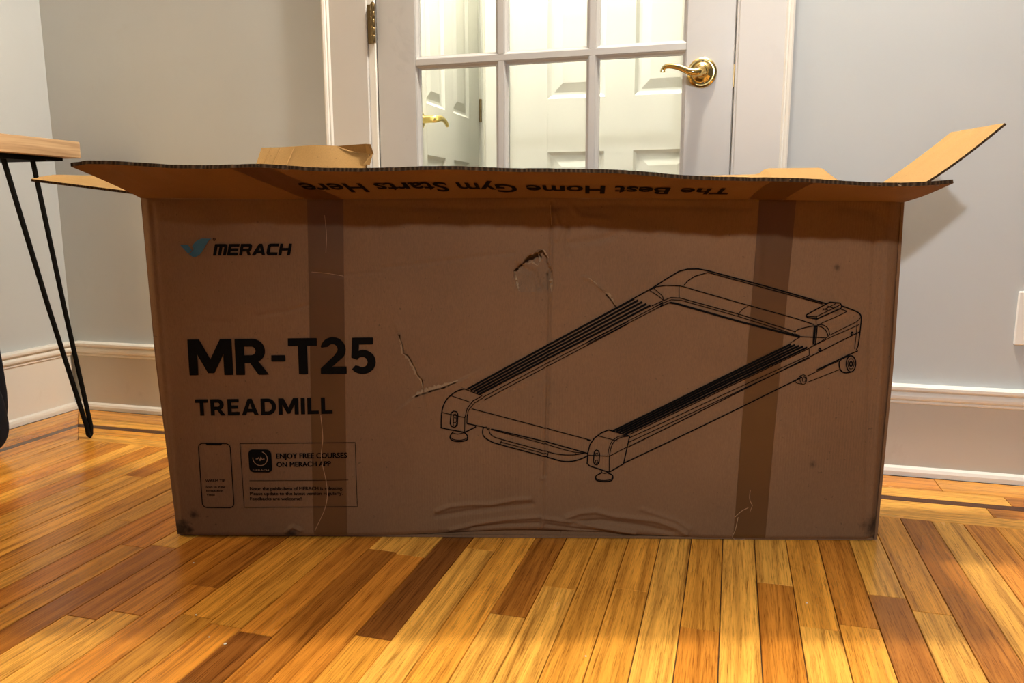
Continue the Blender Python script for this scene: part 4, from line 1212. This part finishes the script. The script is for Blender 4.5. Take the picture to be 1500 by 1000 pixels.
    ([(1.271,0.3966),(1.2708,0.3951),(1.27,0.3941),(1.2689,0.3941),(1.268,0.3951),(1.2676,0.3966),(1.2678,0.3981),(1.2686,0.3991),(1.2696,0.3991),(1.2706,0.3982),(1.271,0.3966)], 0.0016, 0),
    ([(1.2149,0.3673),(1.2147,0.3658),(1.2139,0.3648),(1.2128,0.3648),(1.2119,0.3658),(1.2115,0.3673),(1.2117,0.3688),(1.2125,0.3698),(1.2136,0.3698),(1.2145,0.3688),(1.2149,0.3673)], 0.0016, 0)]
STRIPES = [((0.5756,0.2934),(0.8773,0.4601)),((0.5813,0.291),(0.8847,0.4571)),((0.587,0.2886),(0.892,0.4541)),((0.5923,0.2861),(0.8994,0.4506)),((0.5975,0.2837),(0.9068,0.4476)),((0.8438,0.2145),(1.1609,0.3777)),((0.8496,0.2132),(1.1682,0.3764)),((0.8553,0.2118),(1.1756,0.3747)),((0.8611,0.2105),(1.1829,0.3734)),((0.8669,0.2087),(1.1907,0.3716))]
dw = MB()
for pts, w, sm in DRAW:
    ribbon(dw, catmull(pts, 5) if sm else pts, w * 1.5, .0019, .005)
for p, q in STRIPES: ribbon(dw, [p, q], .0036, .0020, .005)
dw.build('treadmill_drawing', M['ink'], BX)['label'] = 'black line drawing of a flat treadmill'

# --- torn lips, wrinkle lines in the tape
tl = MB()


def lip(poly, w, seed, amp=.5, dy=.0012):
    r = np.random.default_rng(seed); P = np.array(poly, float); Q = [P[0]]
    for a, b in zip(P[:-1], P[1:]):
        n = max(1, int(np.linalg.norm(b - a) / .0025))
        for i in range(1, n + 1): Q.append(a + (b - a) * i / n)
    Q = np.array(Q); T = np.gradient(Q, axis=0); T /= np.linalg.norm(T, axis=1, keepdims=True); N = np.stack([-T[:, 1], T[:, 0]], -1)
    n = len(Q); ww = w * (1 - amp + 2 * amp * r.random(n)) * np.sin(np.linspace(.25, math.pi - .2, n))
    o1 = on_panel(Q, .0003); o2 = on_panel(Q + N * ww[:, None], .0005); o2[:, 1] -= dy * r.random(n)
    k_ = len(tl.v); tl.add(list(map(tuple, np.concatenate([o1, o2]))), [(i, i + 1, n + i + 1, n + i) for i in range(n - 1)])


for grp in ((0, 1), (2, 3), (4, 5, 6, 7, 8)):
    tl = MB()
    for i in grp: lip(*LIPS[i], 20 + i, .28 if i == 5 else .5)
    o = tl.build('torn_edge', M['torn'], BX); o['label'] = 'pale ragged paper at the puncture'
wmat = simple('tape_wrinkle_white', (.34, .215, .12), .5)
for grp in ((0,), (1,), (2,), (3, 4, 5, 6), (7,)):
    wr = MB()
    for i in grp: ribbon(wr, catmull(WRINKLES[i][0], 5), WRINKLES[i][1], .0019, .004)
    wr.build('tape_wrinkle', wmat, BX)['label'] = 'whitish crinkle in the packing tape'

# ------------------------------------------------------------------ crumbs on the floor
for i, (u, v, r) in enumerate(((-.349, .840, .0016), (-.225, .992, .0016), (-.130, 1.050, .0022), (-.165, 1.040, .0014), (.375, .940, .0014), (.685, .698, .0016))):
    txt = ('tiny white crumb on the floorboards below the left box corner', 'tiny white crumb on a dark grained floorboard left of the dark board', 'larger white crumb at the edge of the short dark floorboard', 'tiny white crumb lying on the short dark floorboard', 'tiny white crumb on the floor before the middle of the box', 'tiny white crumb on the floor before the right tape strip')[i]
    bm = bmesh.new(); bmesh.ops.create_icosphere(bm, subdivisions=1, radius=r)
    for q in bm.verts: q.co.x *= random.uniform(.7, 1.5); q.co.y *= random.uniform(.7, 1.4); q.co.z = q.co.z * .6 + r * .55
    tag(MB().bm(bm).build('crumb', M['crumb'], None, False, (u, -v, .0001)), txt, 'crumb', 'white crumbs on the floorboards')
